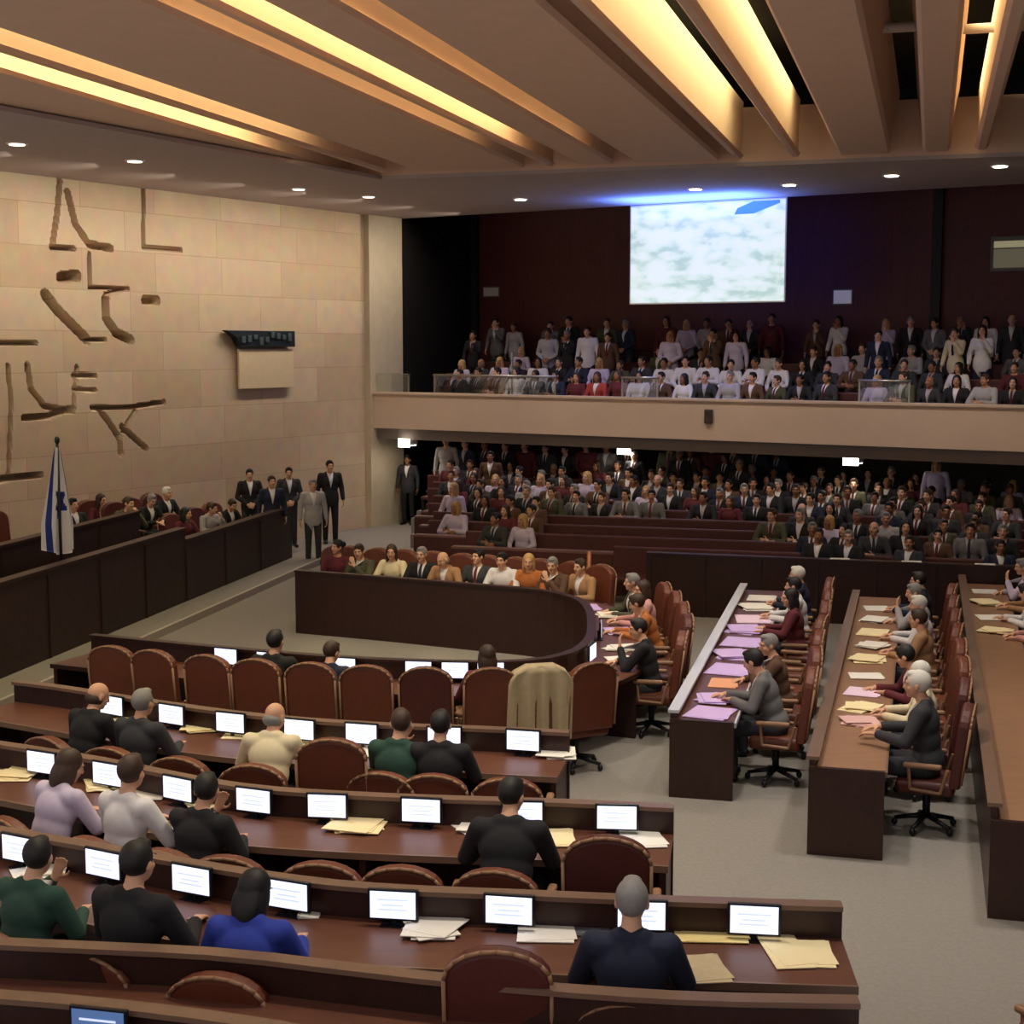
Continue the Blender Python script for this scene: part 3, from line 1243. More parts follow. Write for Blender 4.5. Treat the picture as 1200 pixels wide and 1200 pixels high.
DN = (0, .3, -1)
desk_arms = (((-.27, .1, .78), (-.13, .36, .80), (.35, 1, -.1), (.0, .1, -1)), ((.27, .1, .78), (.13, .36, .80), (-.35, 1, -.1), (0, .1, -1)))
read_arms = (((-.29, .16, .77), (-.06, .38, .80), (.8, .6, -.1), (0, .1, -1)), ((.26, .2, .76), (.16, .46, .80), (-.2, 1, -.1), (0, .1, -1)))
chin_arms = (((-.25, .22, .78), (-.06, .30, 1.0), (.45, .1, 1), (.4, -.6, .2)), ((.27, .1, .78), (.10, .36, .80), (-.5, 1, -.1), (0, .1, -1)))
lap_arms = (((-.26, -.02, .76), (-.12, .22, .665), (.6, .8, -.1), (0, 0, -1)), ((.26, -.02, .76), (.12, .22, .665), (-.6, .8, -.1), (0, 0, -1)))
fold_arms = (((-.27, .08, .76), (.0, .22, .80), (1, .15, .05), (0, -1, 0)), ((.27, .08, .76), (.02, .25, .77), (-1, .1, .05), (0, -1, 0)))
side_arms = (((-.25, -.02, 1.14), (-.27, .05, .89), (0, .2, -1), (1, 0, 0)), ((.25, -.02, 1.14), (.27, .05, .89), (0, .2, -1), (-1, 0, 0)))
clasp_arms = (((-.26, .02, 1.13), (-.07, .19, .99), (.8, .3, -.4), (0, -1, 0)), ((.26, .02, 1.13), (.07, .21, .98), (-.8, .3, -.4), (0, -1, 0)))
phone_arms = (((-.22, .18, 1.2), (-.1, .3, 1.42), (.2, .3, 1), (0, .4, 0.1)), ((.26, .0, 1.13), (.22, .16, .93), (0, .5, -1), (-1, 0, 0)))
make_pose('desk', False, .12, 0, 0, desk_arms)
make_pose('desk_f', False, .10, -.05, .25, desk_arms, True)
make_pose('read', False, .32, -.25, -.3, read_arms)
make_pose('chin', False, .20, -.05, .35, chin_arms)
make_pose('lap', False, -.08, 0, .1, lap_arms)
make_pose('lap_f', False, -.05, 0, -.25, lap_arms, True)
make_pose('fold', False, -.06, .02, -.35, fold_arms)
make_pose('stand', True, .02, 0, .1, side_arms)
make_pose('clasp', True, .03, -.05, -.15, clasp_arms)
make_pose('phone', True, .04, 0, .1, phone_arms, True)
# hair, in the head's own frame


def hair_mesh(style):
    b = MB()
    if style == 'short':
        b.ell((0, -.022, .03), (.083, .1, .098), None, 24)
        b.ell((0, .03, .095), (.05, .05, .03), None, 16)
    elif style == 'bald':
        b.ell((0, -.03, -.034), (.0815, .083, .06), None, 24)
    elif style == 'long':
        b.ell((0, -.024, .03), (.088, .1, .1), None, 24)
        b.ell((0, -.06, -.07), (.095, .06, .13), None, 20)
        for s in (-1, 1):
            b.ell((s * .075, -.012, -.06), (.024, .05, .11), None, 14)
    elif style == 'bun':
        b.ell((0, -.022, .03), (.084, .1, .097), None, 24)
        b.ell((0, -.13, .04), (.045, .045, .045), None, 16)
    me = voxel(b, .008, 3)
    me.name = 'hair'
    return me


HAIR = {k: hair_mesh(k) for k in ('short', 'bald', 'long', 'bun')}
b = MB()
b.ell((0, -.035, .075), (.066, .066, .06), None, 20)
cut = [v for v in b.bm.verts if v.co.z < .098]
bmesh.ops.delete(b.bm, geom=cut, context='VERTS')
SKULLCAP = b.mesh('skullcap', CL['black'], True)


def setmat(o, *ms):
    for s, m in zip(o.material_slots, ms):
        s.link = 'OBJECT'
        s.material = m


def person(pose, pos, fwd, label, group=None, skin=0, hair=('short', 'black'), jacket='charcoal', tr='charcoal', shirt='white', tie=None, scale=1., cap=False, shoes=True):
    P = POSES[pose]
    o = obj('person', P.body, None, pos, rot_of(fwd))
    o.scale = (scale,) * 3
    tag(o, label, 'person', group)
    setmat(o, SKINS[skin])
    for ms in (P.jacket, P.trousers):
        if not ms.materials:
            ms.materials.append(CL['charcoal'])
    j = obj('jacket', P.jacket, o)
    setmat(j, CL[jacket])
    t = obj('trousers', P.trousers, o)
    setmat(t, CL[tr])
    if shirt:
        s = obj('shirt', P.shirt, j)
        setmat(s, CL[shirt])
        if tie:
            s2 = obj('tie', P.tie, s)
            setmat(s2, CL[tie])
    if hair:
        hme = HAIR[hair[0]]
        if not hme.materials:
            hme.materials.append(HAIRC['black'])
        h = obj('hair', hme, o)
        h.matrix_local = P.head
        setmat(h, HAIRC[hair[1]])
        if cap:
            c = obj('skullcap', SKULLCAP, h)
    if shoes:
        for sh_ in P.shoes:
            obj('shoe', sh_, o)
    return o
# ------------------------------------------------------------------ floor seats
ROWN = {'U': 'horseshoe table', 'C': 'second curved desk', 'B': 'third curved desk', 'A': 'fourth curved desk', '0': 'fifth curved desk',
        'R1': 'first side desk', 'R2': 'second side desk', 'R3': 'third side desk'}


def seat_row(key, path, seats, off=1.0, by='px', lo=0., hi=1., kind='brown', endname='the aisle end', zpx=.8, low=False):
    """seats listed from the aisle end; each (place, who, chair?)"""
    for i, st in enumerate(seats):
        place, who = st[0], st[1]
        kd = st[2] if len(st) > 2 else kind
        d = path.px(place, zpx, off, lo, hi) if by == 'px' else place
        p, f = seatpos(path, d, off)
        yaw = random.uniform(-.12, .12)
        f = Matrix.Rotation(yaw, 3, 'Z') @ f
        state = 'empty ' if not who else ''
        k = {'brown': 'chestnut', 'maroon': 'maroon'}[kd]
        cho = chair(kd, p, f, f'{state}{"low-backed " if (low and st[3:] != ("hi",)) else ""}{k} swivel chair, {ORD[i + 1]} from {endname} at the {ROWN[key]}', 'swivel chairs at the desks', low and st[3:] != ('hi',))
        if key in 'ABC0':
            cho.scale = (1.05, 1.05, 1.05)
        if who:
            w = dict(who)
            if key in 'ABC':
                w['scale'] = w.get('scale', 1.0) * 1.05
            pose = w.pop('pose', 'desk')
            what = w.pop('what')
            q = p + f * w.pop('fwd', .06)
            person(pose, q, f, f'{what}, {ORD[i + 1]} from {endname} at {ROWN[key]}', 'people at the desks', **w)


def P_(what, pose='desk', **k):
    k['what'] = what
    k['pose'] = pose
    return k


GH, WH, BK, BR, BL = ('short', 'grey'), ('short', 'white'), ('short', 'black'), ('short', 'brown'), ('short', 'blond')
# fourth curved desk (row A): aisle end first
seat_row('A', pA, [
    (884, None), (738, P_('grey-haired person in navy suit', hair=GH, jacket='navy', scale=1.06), 'brown'),
    (592, None, 'maroon', 'hi'),
    (282, P_('dark-haired person in bright blue jacket', 'read', jacket='blue', hair=('long', 'black'), shirt=None)),
    (150, P_('dark-haired person in black jacket', jacket='black', hair=BK, scale=1.07)),
    (25, P_('person in dark green jacket', 'chin', jacket='green', hair=BK))][1:], off=1.0, low=True)
seat_row('B', pB, [
    (716, None, 'maroon', 'hi'), (592, P_('person in charcoal suit leaning over papers', 'read', jacket='black', hair=BK, scale=1.05)), (480, None), (390, None), (285, None),
    (228, P_('dark-haired person in black jacket', 'chin', jacket='black', hair=BK)),
    (145, P_('dark-haired person in white jacket', 'desk_f', jacket='white', hair=BR, shirt=None, scale=1.05)),
    (52, P_('person in lilac jacket', 'read', jacket='lilac', hair=('long', 'brown'), shirt=None))], off=1.0, low=True)
seat_row('C', pC, [
    (600, None), (514, P_('dark-haired person in black suit', jacket='black', hair=BK)), (462, P_('person in green top', 'chin', jacket='green', hair=BR)), (400, None, 'brown', 'hi'),
    (312, P_('person in cream white shirt', 'read', jacket='cream', hair=('bald', 'grey'), shirt=None)), (235, None), (160, P_('grey-haired person in charcoal suit', jacket='charcoal', hair=GH)),
    (92, P_('balding person in dark jacket', 'read', jacket='black', hair=('bald', 'brown')))], off=.95, low=True)
seat_row('0', p0, [
    (735, None), (590, None, 'maroon'), (440, None), (300, None), (165, None), (40, None)], off=.95, kind='maroon', low=True)
# horseshoe: near arm, from its bend outward
L = pU.L[-1]
seat_row('U', pU, [
    (676, None), (624, None), (572, P_('person in maroon jacket', 'desk_f', jacket='maroon', hair=('long', 'brown'), shirt=None)), (505, None, 'maroon'), (440, None),
    (380, P_('brown-haired person in dark blue suit', 'read', jacket='navy', hair=BR)), (318, P_('broad dark-haired person in black suit', jacket='black', hair=BK, scale=1.06)),
    (265, None), (205, None), (152, None)], off=.98, lo=0, hi=.42, endname='the bend of near arm')


def s_at(D0):
    # arc length on the right hand side of the U where depth is D0
    best = min(range(len(pU.p)), key=lambda i: abs(pU.p[i].y - D0) + (0 if pU.p[i].x > .5 else 50))
    return pU.L[best]


seat_row('U', pU, [
    (s_at(16.7), P_('dark-haired person in black suit', 'chin', jacket='black', hair=BK)), (s_at(17.6), None, 'maroon'), (s_at(18.4), P_('person in orange brown jacket', 'read', jacket='orange', hair=BR)),
    (s_at(19.1), P_('person in pink top', 'desk_f', jacket='pink', hair=('long', 'brown'), shirt=None)), (s_at(19.8), P_('person in dark olive suit', jacket='olive', hair=GH))],
    off=.84, by='arc', endname='the near corner of the bend')
whoF = [P_('person in tan jacket', 'desk', jacket='tan', hair=BR), P_('grey-haired person in brown suit', 'chin', jacket='brown', hair=GH), P_('person in orange blouse', 'desk_f', jacket='orange', hair=('long', 'blond'), shirt=None),
        P_('person in white shirt', 'desk', jacket='white', hair=BK, shirt=None), P_('person in charcoal suit and tie', 'fold', jacket='charcoal', hair=BK, tie='maroon'), P_('balding person in tan suit', 'read', jacket='tan', hair=('bald', 'grey')),
        P_('person in black suit', 'desk', jacket='black', hair=GH, tie='navy'), P_('person in cream jacket', 'desk_f', jacket='cream', hair=('long', 'brown'), shirt=None), P_('person in olive suit', 'chin', jacket='olive', hair=BR),
        P_('person in dark maroon dress', 'lap_f', jacket='maroon', hair=('bun', 'black'), shirt=None), None]
pxF = [686, 655, 622, 592, 560, 528, 497, 462, 428, 395, 362]
seat_row('U', pU, [(px, w) for px, w in zip(pxF, whoF)], off=.98, lo=.56, hi=1., endname='the bend of far arm', zpx=1.1)

# side desks: by arc length from the near end
seat_row('R1', pR1, [
    (.75, P_('person in grey suit with dark hair', 'read', jacket='grey', hair=BK, scale=1.04)), (1.75, P_('person in olive brown suit', 'chin', jacket='brown', hair=GH)), (2.75, None), (3.75, None), (4.75, P_('person in maroon jacket', 'desk_f', jacket='maroon', hair=('long', 'black'), shirt=None)),
    (5.75, P_('person in white shirt', 'desk', jacket='white', hair=BK, shirt=None)), (6.75, P_('white-haired person in dark suit', 'desk', jacket='navy', hair=WH))], off=.98, by='arc', endname='the near end')
seat_row('R2', pR2, [
    (.95, P_('white-haired person in black suit', 'desk', jacket='charcoal', hair=WH, scale=1.1), 'maroon'), (2.0, P_('blond person in cream jacket', 'desk_f', jacket='cream', hair=('long', 'white'), shirt=None), 'maroon'),
    (3.0, P_('person in maroon suit', 'read', jacket='maroon', hair=BK)), (4.0, None), (5.0, P_('person in tan jacket', 'desk', jacket='tan', hair=BR)), (6.0, P_('person in white skullcap and white shirt', 'desk', jacket='white', hair=WH, shirt=None)),
    (7.0, P_('person in pale grey jacket', 'chin', jacket='pale grey', hair=GH)), (8.0, P_('person in navy jacket', jacket='navy', hair=BK))], off=1.0, by='arc', endname='the near end')
seat_row('R3', pR3, [
    (7.6, P_('person in pink blouse', 'desk_f', jacket='pink', hair=('long', 'brown'), shirt=None)), (8.7, P_('person in white shirt with dark hair', 'read', jacket='white', hair=BK, shirt=None)), (9.8, P_('person in tan jacket', 'desk', jacket='tan', hair=BR)),
    (10.9, P_('person in lilac jacket', 'chin', jacket='lilac', hair=GH))], off=1.0, by='arc', endname='the photo edge')

# beige jacket draped over an empty chair of the near arm
d = pU.px(624, .8, .98, 0, .42)
p, f = seatpos(pU, d, .98)
bm_ = MB()
tilt = Matrix.Translation((0, -.25, .47)) @ Matrix.Rotation(math.radians(7), 4, 'X')
ol = []
for i in range(25):
    a = math.pi * i / 24
    ol.append((.325 * math.cos(a), .56 + .2 * math.sin(a)))
outer = [(.34, -.05)] + ol + [(-.34, -.05)]
N = len(outer)
rows = 12
# folded cloth shell: back face with vertical folds
for side, yb in ((-1, -.085), (1, .065)):
    G = []
    for k in range(rows + 1):
        z = -.05 + (.79) * k / rows
        row = []
        for i in range(29):
            u = i / 28 * 2 - 1
            if z <= .56:
                w = .34 - .015 * max(0, z)
            else:
                w = .325 * math.sqrt(max(0, 1 - ((z - .56) / .2) ** 2))
            y = yb + side * .03 * math.sin(u * 12 + z * 1.5 + .6 * math.sin(u * 5)) * min(1, (1 - k / rows) * 2)
            row.append(bm_.bm.verts.new(tilt @ V((u * max(w, .06), y, min(z, .74)))))
        G.append(row)
    for a, c in zip(G, G[1:]):
        for i in range(28):
            bm_._face([a[i], a[i + 1], c[i + 1], c[i]])
    if side == -1:
        G0 = G
    else:
        bm_.bm.verts.ensure_lookup_table()
        for k in range(rows):
            bm_._face([G0[k][0], G0[k + 1][0], G[k + 1][0], G[k][0]])
            bm_._face([G0[k][28], G[k][28], G[k + 1][28], G0[k + 1][28]])
        for i in range(28):
            bm_._face([G0[-1][i], G0[-1][i + 1], G[-1][i + 1], G[-1][i]])
o = bm_.build('draped_jacket', M_beige, None, True, p, rot_of(f))
tag(o, 'beige jacket draped over an empty chair back at the near arm bend', 'jacket')

# ------------------------------------------------------------------ monitors
def mons(path, key, pxs, lo=0., hi=1., lit=True, off=.15, zz=.97):
    for i, px in enumerate(sorted(pxs, reverse=True)):
        d = path.px(px, zz, off, lo, hi)
        monitor(path, d, f'lit white desk monitor, {ORD[i + 1]} from the aisle end on the {ROWN[key]}', 'lit monitors on the desks', off, yaw=random.uniform(-.08, .08), lit=lit)


mons(pA, 'A', [22, 120, 224, 336, 460, 597, 752, 884])
mons(pB, 'B', [48, 125, 208, 297, 383, 494, 612, 722])
mons(pC, 'C', [130, 200, 270, 350, 423, 520, 613])
for i, px in enumerate((575, 533, 490, 402, 314, 264)):
    d = pU.px(px, .97, .15, 0, .42)
    monitor(pU, d, f'lit white desk monitor, {ORD[i + 1]} from the bend on the near arm of horseshoe table', 'lit monitors on the desks', z=.76)
for i, D0 in enumerate((16.9, 18.3)):
    monitor(pU, s_at(D0), f'lit desk monitor, {ORD[i + 1]} along the curved bend of the horseshoe table', 'lit monitors on the desks', z=.76)
d = pZ.px(115, .97, .15)
monitor(pZ, d, 'dim blue desk monitor on the short dark desk of the last row', 'lit monitors on the desks', lit=False)

# ------------------------------------------------------------------ papers and small desk objects
def papers(lst, key):
    for i, (px, py, m, w, d, cr, what) in enumerate(lst):
        paper(px, py, m, f'{what}, {ORD[i + 1]} from the aisle end on the {ROWN[key]}', w * 1.15, d * 1.3, z=.842, crumple=cr)


papers([(950, 1118, M_papercream, .22, .3, False, 'cream paper pad'), (918, 1112, M_papercream, .2, .44, False, 'narrow cream paper'), (832, 1092, mat('yellow_lit_paper', (250, 226, 150), .8), .38, .26, False, 'large yellow-lit paper sheet'),  # warm lamplight put into the yellow and cream of these aisle-end sheets
        (822, 1136, M_beige, .24, .3, False, 'beige cloth folder'), (690, 1088, M_papergrey, .22, .2, False, 'grey paper folder'), (640, 1090, M_paper, .3, .3, False, 'white paper sheet'), (507, 1090, M_paper, .3, .3, True, 'fanned white papers'),
        (362, 1072, M_paper, .12, .1, False, 'small white note'), (48, 1022, M_paper, .24, .24, True, 'fanned white papers')], 'A')
papers([(752, 982, M_paper, .26, .34, False, 'white paper sheet'), (652, 982, M_papercream, .22, .3, False, 'cream paper sheet'), (560, 970, M_paper, .26, .26, True, 'fanned white papers'), (422, 968, M_papercream, .32, .32, True, 'fanned cream papers'),
        (236, 946, M_papercream, .2, .2, True, 'fanned cream papers'), (172, 930, M_paper, .28, .26, False, 'white paper sheet'), (118, 922, M_papercream, .24, .26, True, 'fanned cream papers'), (20, 908, M_papercream, .3, .3, True, 'fanned cream papers')], 'B')
papers([(652, 882, M_paper, .24, .3, True, 'fanned white papers'), (530, 884, M_paper, .2, .26, False, 'white paper sheet'), (490, 880, mat('pink_paper', (222, 178, 172), .8), .2, .22, False, 'pink paper sheet'), (432, 880, M_paper, .3, .3, False, 'white paper sheet'), (372, 873, M_papercream, .28, .26, False, 'cream paper sheet'),
        (318, 868, M_papercream, .34, .32, True, 'fanned cream papers'), (280, 862, M_papercream, .24, .2, False, 'cream paper sheet'), (238, 855, M_papercream, .3, .22, True, 'fanned cream papers'), (142, 846, M_papercream, .26, .24, False, 'cream paper sheet')], 'C')
for i, (px, py, m, w, d, cr) in enumerate(((645, 797, M_paper, .3, .24, False), (604, 801, M_papercream, .32, .22, False), (575, 799, mat('rose_folder', (204, 92, 108), .7), .34, .2, False), (478, 788, M_paper, .34, .2, False), (427, 800, M_papercream, .22, .24, False), (260, 778, M_paper, .26, .2, False), (240, 772, M_paper, .2, .2, True))):
    paper(px, py, m, f'{"rose folder" if "rose" in m.name else "white papers"} on the near arm of the horseshoe table, {ORD[i + 1]} from the bend', w, d, crumple=cr)
for i, (px, py, m, w, d, cr) in enumerate(((672, 786, M_paper, .34, .2, False), (690, 772, M_paper, .3, .3, False), (716, 758, M_paper, .36, .4, True), (712, 738, M_paperlilaclit, .36, .5, False), (730, 722, M_paper, .32, .4, True), (722, 706, M_paperlilaclit, .3, .5, False), (700, 690, M_paper, .3, .3, False))):
    q = at(px, py, .76)
    # keep it on the curved worktop
    k = min(range(len(pU.p)), key=lambda j: (pU.p[j] + pU.nm[j] * .4 - V((q.x, q.y, 0))).length)
    c = pU.p[k] + pU.nm[k] * .4
    pp = proj((c.x, c.y, .762))
    paper(pp[0], pp[1], m, f'{"lilac" if m is M_paperlilaclit else "white"} papers on the curved bend of the horseshoe table, {ORD[i + 1]} along from near arm', w, d, crumple=cr)
for i, px in enumerate((672, 640, 606, 578, 545, 520, 480, 432, 398)):
    d = pU.px(px, .8, .35, .56, 1.)
    q, n = pU.at(d)
    q = q + n * .35
    pp = proj((q.x, q.y, .762))
    paper(pp[0], pp[1], (M_paper, M_papercream)[i % 2], f'{("white", "cream")[i % 2]} papers on the far arm of the horseshoe table, {ORD[i + 1]} from the bend', .34, .26, crumple=i % 3 == 0)


def along(path, lst, key, off=.35):
    for i, (s, m, w, d, cr, what) in enumerate(lst):
        p, n = path.at(s)
        q = p + n * off
        pp = proj((q.x, q.y, .762))
        paper(pp[0], pp[1], m, f'{what}, {ORD[i + 1]} from the near end on the {ROWN[key]}', w, d, rz=-aR + random.uniform(-.2, .2), crumple=cr)


along(pR1, [(.35, M_paperlilaclit, .42, .5, False, 'large lilac-lit paper sheet'), (.95, M_paperlilaclit, .4, .5, True, 'fanned lilac-lit papers'), (1.7, mat('peach_paper', (226, 160, 122), .8), .3, .45, False, 'peach paper sheet'), (2.4, M_paperlilaclit, .46, .6, False, 'large lilac-lit paper sheet'),
            (3.2, M_paperlilaclit, .46, .6, True, 'fanned lilac-lit papers'), (4.0, M_paperlilaclit, .46, .6, False, 'large lilac-lit paper sheet'), (4.8, M_paperlilaclit, .44, .6, True, 'fanned lilac-lit papers'), (5.6, mat('pink_white', (234, 206, 226), .8), .44, .6, False, 'pink white paper sheet'), (6.5, M_paper, .44, .6, True, 'fanned white papers'), (7.3, M_paper, .4, .5, False, 'white paper sheet')], 'R1')
along(pR2, [(1.7, mat('pink_paper', (222, 178, 172), .8), .3, .4, True, 'fanned pink papers'), (2.3, M_papercream, .34, .4, True, 'fanned cream papers'), (3.0, mat('pink_white', (234, 206, 226), .8), .36, .4, False, 'pink white paper sheet'), (3.8, M_paper, .36, .3, False, 'white paper sheet'), (4.7, M_papercream, .36, .5, True, 'fanned cream papers'),
            (5.5, M_paper, .36, .4, True, 'fanned white papers'), (6.4, M_papercream, .36, .5, False, 'cream paper sheet'), (7.3, M_paper, .34, .4, True, 'fanned white papers'), (8.2, M_paper, .34, .4, False, 'white paper sheet')], 'R2')
along(pR3, [(8.0, M_papercream, .36, .4, True, 'fanned cream papers'), (9.0, M_paper, .36, .4, False, 'white paper sheet'), (10.2, M_papercream, .36, .5, True, 'fanned cream papers'), (11.2, M_paper, .36, .4, False, 'white paper sheet')], 'R3')

# copper post by the far arm's end
p = at(693, 706, .0)
p = V((1.15, 21.9, 0))
o = MB().tube((0, 0, 0), (0, 0, .02), .12, n=16).tube((0, 0, .02), (0, 0, 1.35), .035, n=10).build('slim_post', M_copper, None, True, p)
tag(o, 'slim copper coloured post standing behind the far arm end of the horseshoe table', 'post')

# ------------------------------------------------------------------ presidium
def pk(k):
    return V((-6.6 + 2.11 * k, 19.1 + 10.9 * k, 0))


# steps and stage
pst = Path([pk(-.6), pk(1.02)], side=-1, smooth=False)
b = MB()
b.sweep(pst, rect(-.62, 0, 6.5, .1))
struct(b.build('floor_plinth', M_carpet))
b = MB()
b.sweep(pst, rect(-.66, .0, -.6, .115))
struct(b.build('trim_5', mat('pale_step_nosing', (176, 166, 150), .6)))
stg = Path([pk(-.6), pk(.95)], side=-1, smooth=False)
b = MB()
b.sweep(stg, rect(1.15, .1, 7.0, .4))
struct(b.build('floor_stage', M_carpet))
pp1 = Path([pk(-.6), pk(.52)], side=-1, smooth=False)
pp2 = Path([pk(.52), pk(1.0)], side=-1, smooth=False)


def big_desk(label, pth, z0, z1, depth, top_m, ledge=True):
    o0 = pth.p[0]
    t = thing('presidium_desk', label, 'desk', (o0.x, o0.y, z0))

    class Q:
        pass
    q = Q()
    q.p = [x - o0 for x in pth.p]
    q.nm = pth.nm
    h = z1 - z0
    MB().sweep(q, rect(0, 0.0, .06, h - .04)).build('front_panel', M_podium, t)
    MB().sweep(q, rect(-.03, h - .04, .16, h)).build('top_rail', M_wood, t)
    MB().sweep(q, rect(.06, h - .34, depth, h - .3)).build('worktop', top_m, t)
    for k in (0, 1):
        p = q.p[k]
        s = .03 if k == 0 else -.03
        tg = (q.p[1] - q.p[0]).normalized()
        c = p + q.nm[0] * (depth / 2) + tg * s
        MB().box((c.x, c.y, (h - .3) / 2), (.06, depth, h - .3), rot_of(q.nm[0])).build('end_panel', M_podium, t)
    n = int(pth.L[-1] / 1.5)
    for k in range(1, n):
        p, nn = pth.at(pth.L[-1] * k / n)
        p = p - o0
        MB().box((p.x - nn.x * .008, p.y - nn.y * .008, (h - .1) / 2), (.03, .02, h - .1), rot_of(nn)).build('panel_batten', M_podium, t)
    return t


big_desk('tall dark walnut front of the presidium beside the stone wall, taller section', pp1, .1, 1.36, .8, M_podium)
big_desk('lower dark walnut section of the presidium front toward the balcony', pp2, .1, 1.16, .7, M_podium)
pu = Path([pk(-.5) + V((-1.3, .25, 0)), pk(.62) + V((-1.3, .25, 0))], side=-1, smooth=False)
big_desk('raised upper presidium desk behind the tall walnut front, before the flag', pu, .4, 1.5, .55, M_wood)

# orange chair at the edge
p = at(8, 640, .65)
p = at(8, 606, 1.5)
chair('brown', V((p.x, p.y, .4)), UB, 'orange brown high chair on the stage near the flag, by the stone wall', 'swivel chairs at the desks')
# a chair at the corner of the open floor
p = at(1182, 1160, .9)
chair('maroon', V((p.x, p.y, 0)), V((-.5, .86, 0)), 'low dark maroon chair alone on the open carpet before the side desks', 'swivel chairs at the desks', True)
# flag
p = at(67, 520, 3.0)
fl = thing('national_flag', 'white flag with blue stripes hanging from a dark pole on the stage', 'flag', (p.x, p.y, .4), math.atan2(UL.y, UL.x))
fz = p.z - .4
MB().tube((0, 0, 0), (0, 0, .05), .2, .16, 16).build('base', M_metal, fl)
MB().tube((0, 0, .05), (0, 0, fz + .02), .022).ell((0, 0, fz + .05), (.04, .04, .06), None, 10).build('pole', M_metal, fl, True)
# hanging cloth: folds out of a curve, stripes by faces
b = MB()
fw, fh = .52, 1.55
nu_, nv = 40, 44
G = []
for i in range(nu_ + 1):
    u = i / nu_
    col = []
    for k in range(nv + 1):
        v = k / nv
        # top corner is tied to the pole; the rest of the cloth droops along it
        x = -.30 * u * (0.25 + .75 * min(1, v * 1.8)) + .2 * u * max(0, v - .25)
        x = (u - .5) * fw * (.18 + .95 * min(1, v * 1.35)) + .0
        y = .07 * math.sin(u * 13 + v * 1.5) * (.3 + .7 * v)
        z = fz - .04 - fh * v * (1 - .1 * abs(u - .5)) - .05 * u
        col.append(b.bm.verts.new((x, y, z)))
    G.append(col)
for i in range(nu_):
    for k in range(nv):
        f = b._face([G[i][k], G[i + 1][k], G[i + 1][k + 1], G[i][k + 1]])
        u = (i + .5) / nu_
        if f and (.1 < u < .2 or .8 < u < .9):
            f.material_index = 1
        # hexagram: two open triangles
        X, Z = (u - .5) * 2.0, ((k + .5) / nv - .5) * 3.3

        def tri(X, Z, s):
            e = [Z * s + .0 + .28, (.866 * X - .5 * Z * s) + .28, (-.866 * X - .5 * Z * s) + .28]
            return min(e)
        t1, t2 = tri(X, Z, 1), tri(X, Z, -1)
        if f and (0 < t1 < .1 or 0 < t2 < .1):
            f.material_index = 1
bmesh.ops.solidify(b.bm, geom=list(b.bm.faces), thickness=.006)
b.build('cloth', [M_flag, M_blue], fl, True)

# people of the presidium
PRES = [(88, 588, 2.0, .65, 'person in black suit behind the flag pole', dict(jacket='black', hair=BK)), (117, 578, 2.0, .65, 'person in dark maroon jacket', dict(jacket='maroon', hair=('long', 'brown'), shirt=None)),
        (146, 586, 1.98, .65, 'person in olive suit', dict(jacket='olive', hair=BR)), (168, 592, 1.6, .28, 'grey-haired person in black suit', dict(jacket='black', hair=GH)),
        (192, 598, 1.45, .1, 'person in black suit with white hair', dict(jacket='black', hair=WH)), (214, 596, 1.45, .1, 'person in maroon blouse', dict(jacket='maroon', hair=('long', 'black'), shirt=None)),
        (242, 594, 1.45, .1, 'person in white shirt', dict(jacket='pale grey', hair=BR, shirt=None)), (262, 592, 1.42, .1, 'person in black suit with brown hair', dict(jacket='black', hair=BR))]
for i, (px, py, zt_, zf, what, kw) in enumerate(PRES):
    f = UB if i > 2 else (UB * .9 - UL * .2)
    off = 2.35 if px < 140 else (1.75 if px < 205 else 1.05)
    zf = .4 if px < 205 else .1
    best = min((abs(proj(pk(k / 200) + V((-off * .98, off * .19, 1.3)))[0] - px), k / 200) for k in range(0, 260))
    q = pk(best[1]) + V((-off * .98, off * .19, zf))
    kind = 'brown' if i % 2 else 'maroon'
    chair(kind, q, f, f'chair behind the presidium, {ORD[i + 1]} from the flag along the stone wall', 'swivel chairs at the desks')
    person(('desk', 'desk_f', 'chin', 'read')[i % 4] if i else 'lap', q + f * .05, f, f'{what}, {ORD[i + 1]} from the flag behind the presidium', 'people at the presidium', **kw)
# people standing past its end
for i, (px, py, pose, dx, what, kw) in enumerate(((292, 548, 'clasp', None, 'person in black suit standing at the presidium end, nearest the flag side', dict(jacket='black', hair=BK)),
                                                (318, 556, 'stand', None, 'person in navy suit standing between two others at the presidium end', dict(jacket='navy', hair=BR)),
                                                (338, 546, 'clasp', None, 'person in charcoal suit standing at the presidium end with hands clasped', dict(jacket='charcoal', hair=BK)),
                                                (366, 560, 'stand', None, 'person with pale grey jacket standing next to the guard', dict(jacket='pale grey', hair=GH)),
                                                (386, 538, 'stand', None, 'tall guard in black suit standing alone on the open floor by the pier', dict(jacket='black', tr='black', hair=BK, scale=1.08)),
                                                (402, 530, 'clasp', None, 'person in dark maroon jacket standing by the end of the stone wall', dict(jacket='maroon', hair=BR)))):
    sc_ = kw.get('scale', 1.0)
    p = at(px, py, 1.745 * sc_ + (.1 if i < 3 else 0))
    what = what.replace('nearest the flag side', 'first of three')
    person(pose, V((p.x, p.y, .1 if i < 3 else 0)), (UB * .7 - UL * .6).normalized(), what, 'people standing by the presidium', **kw)

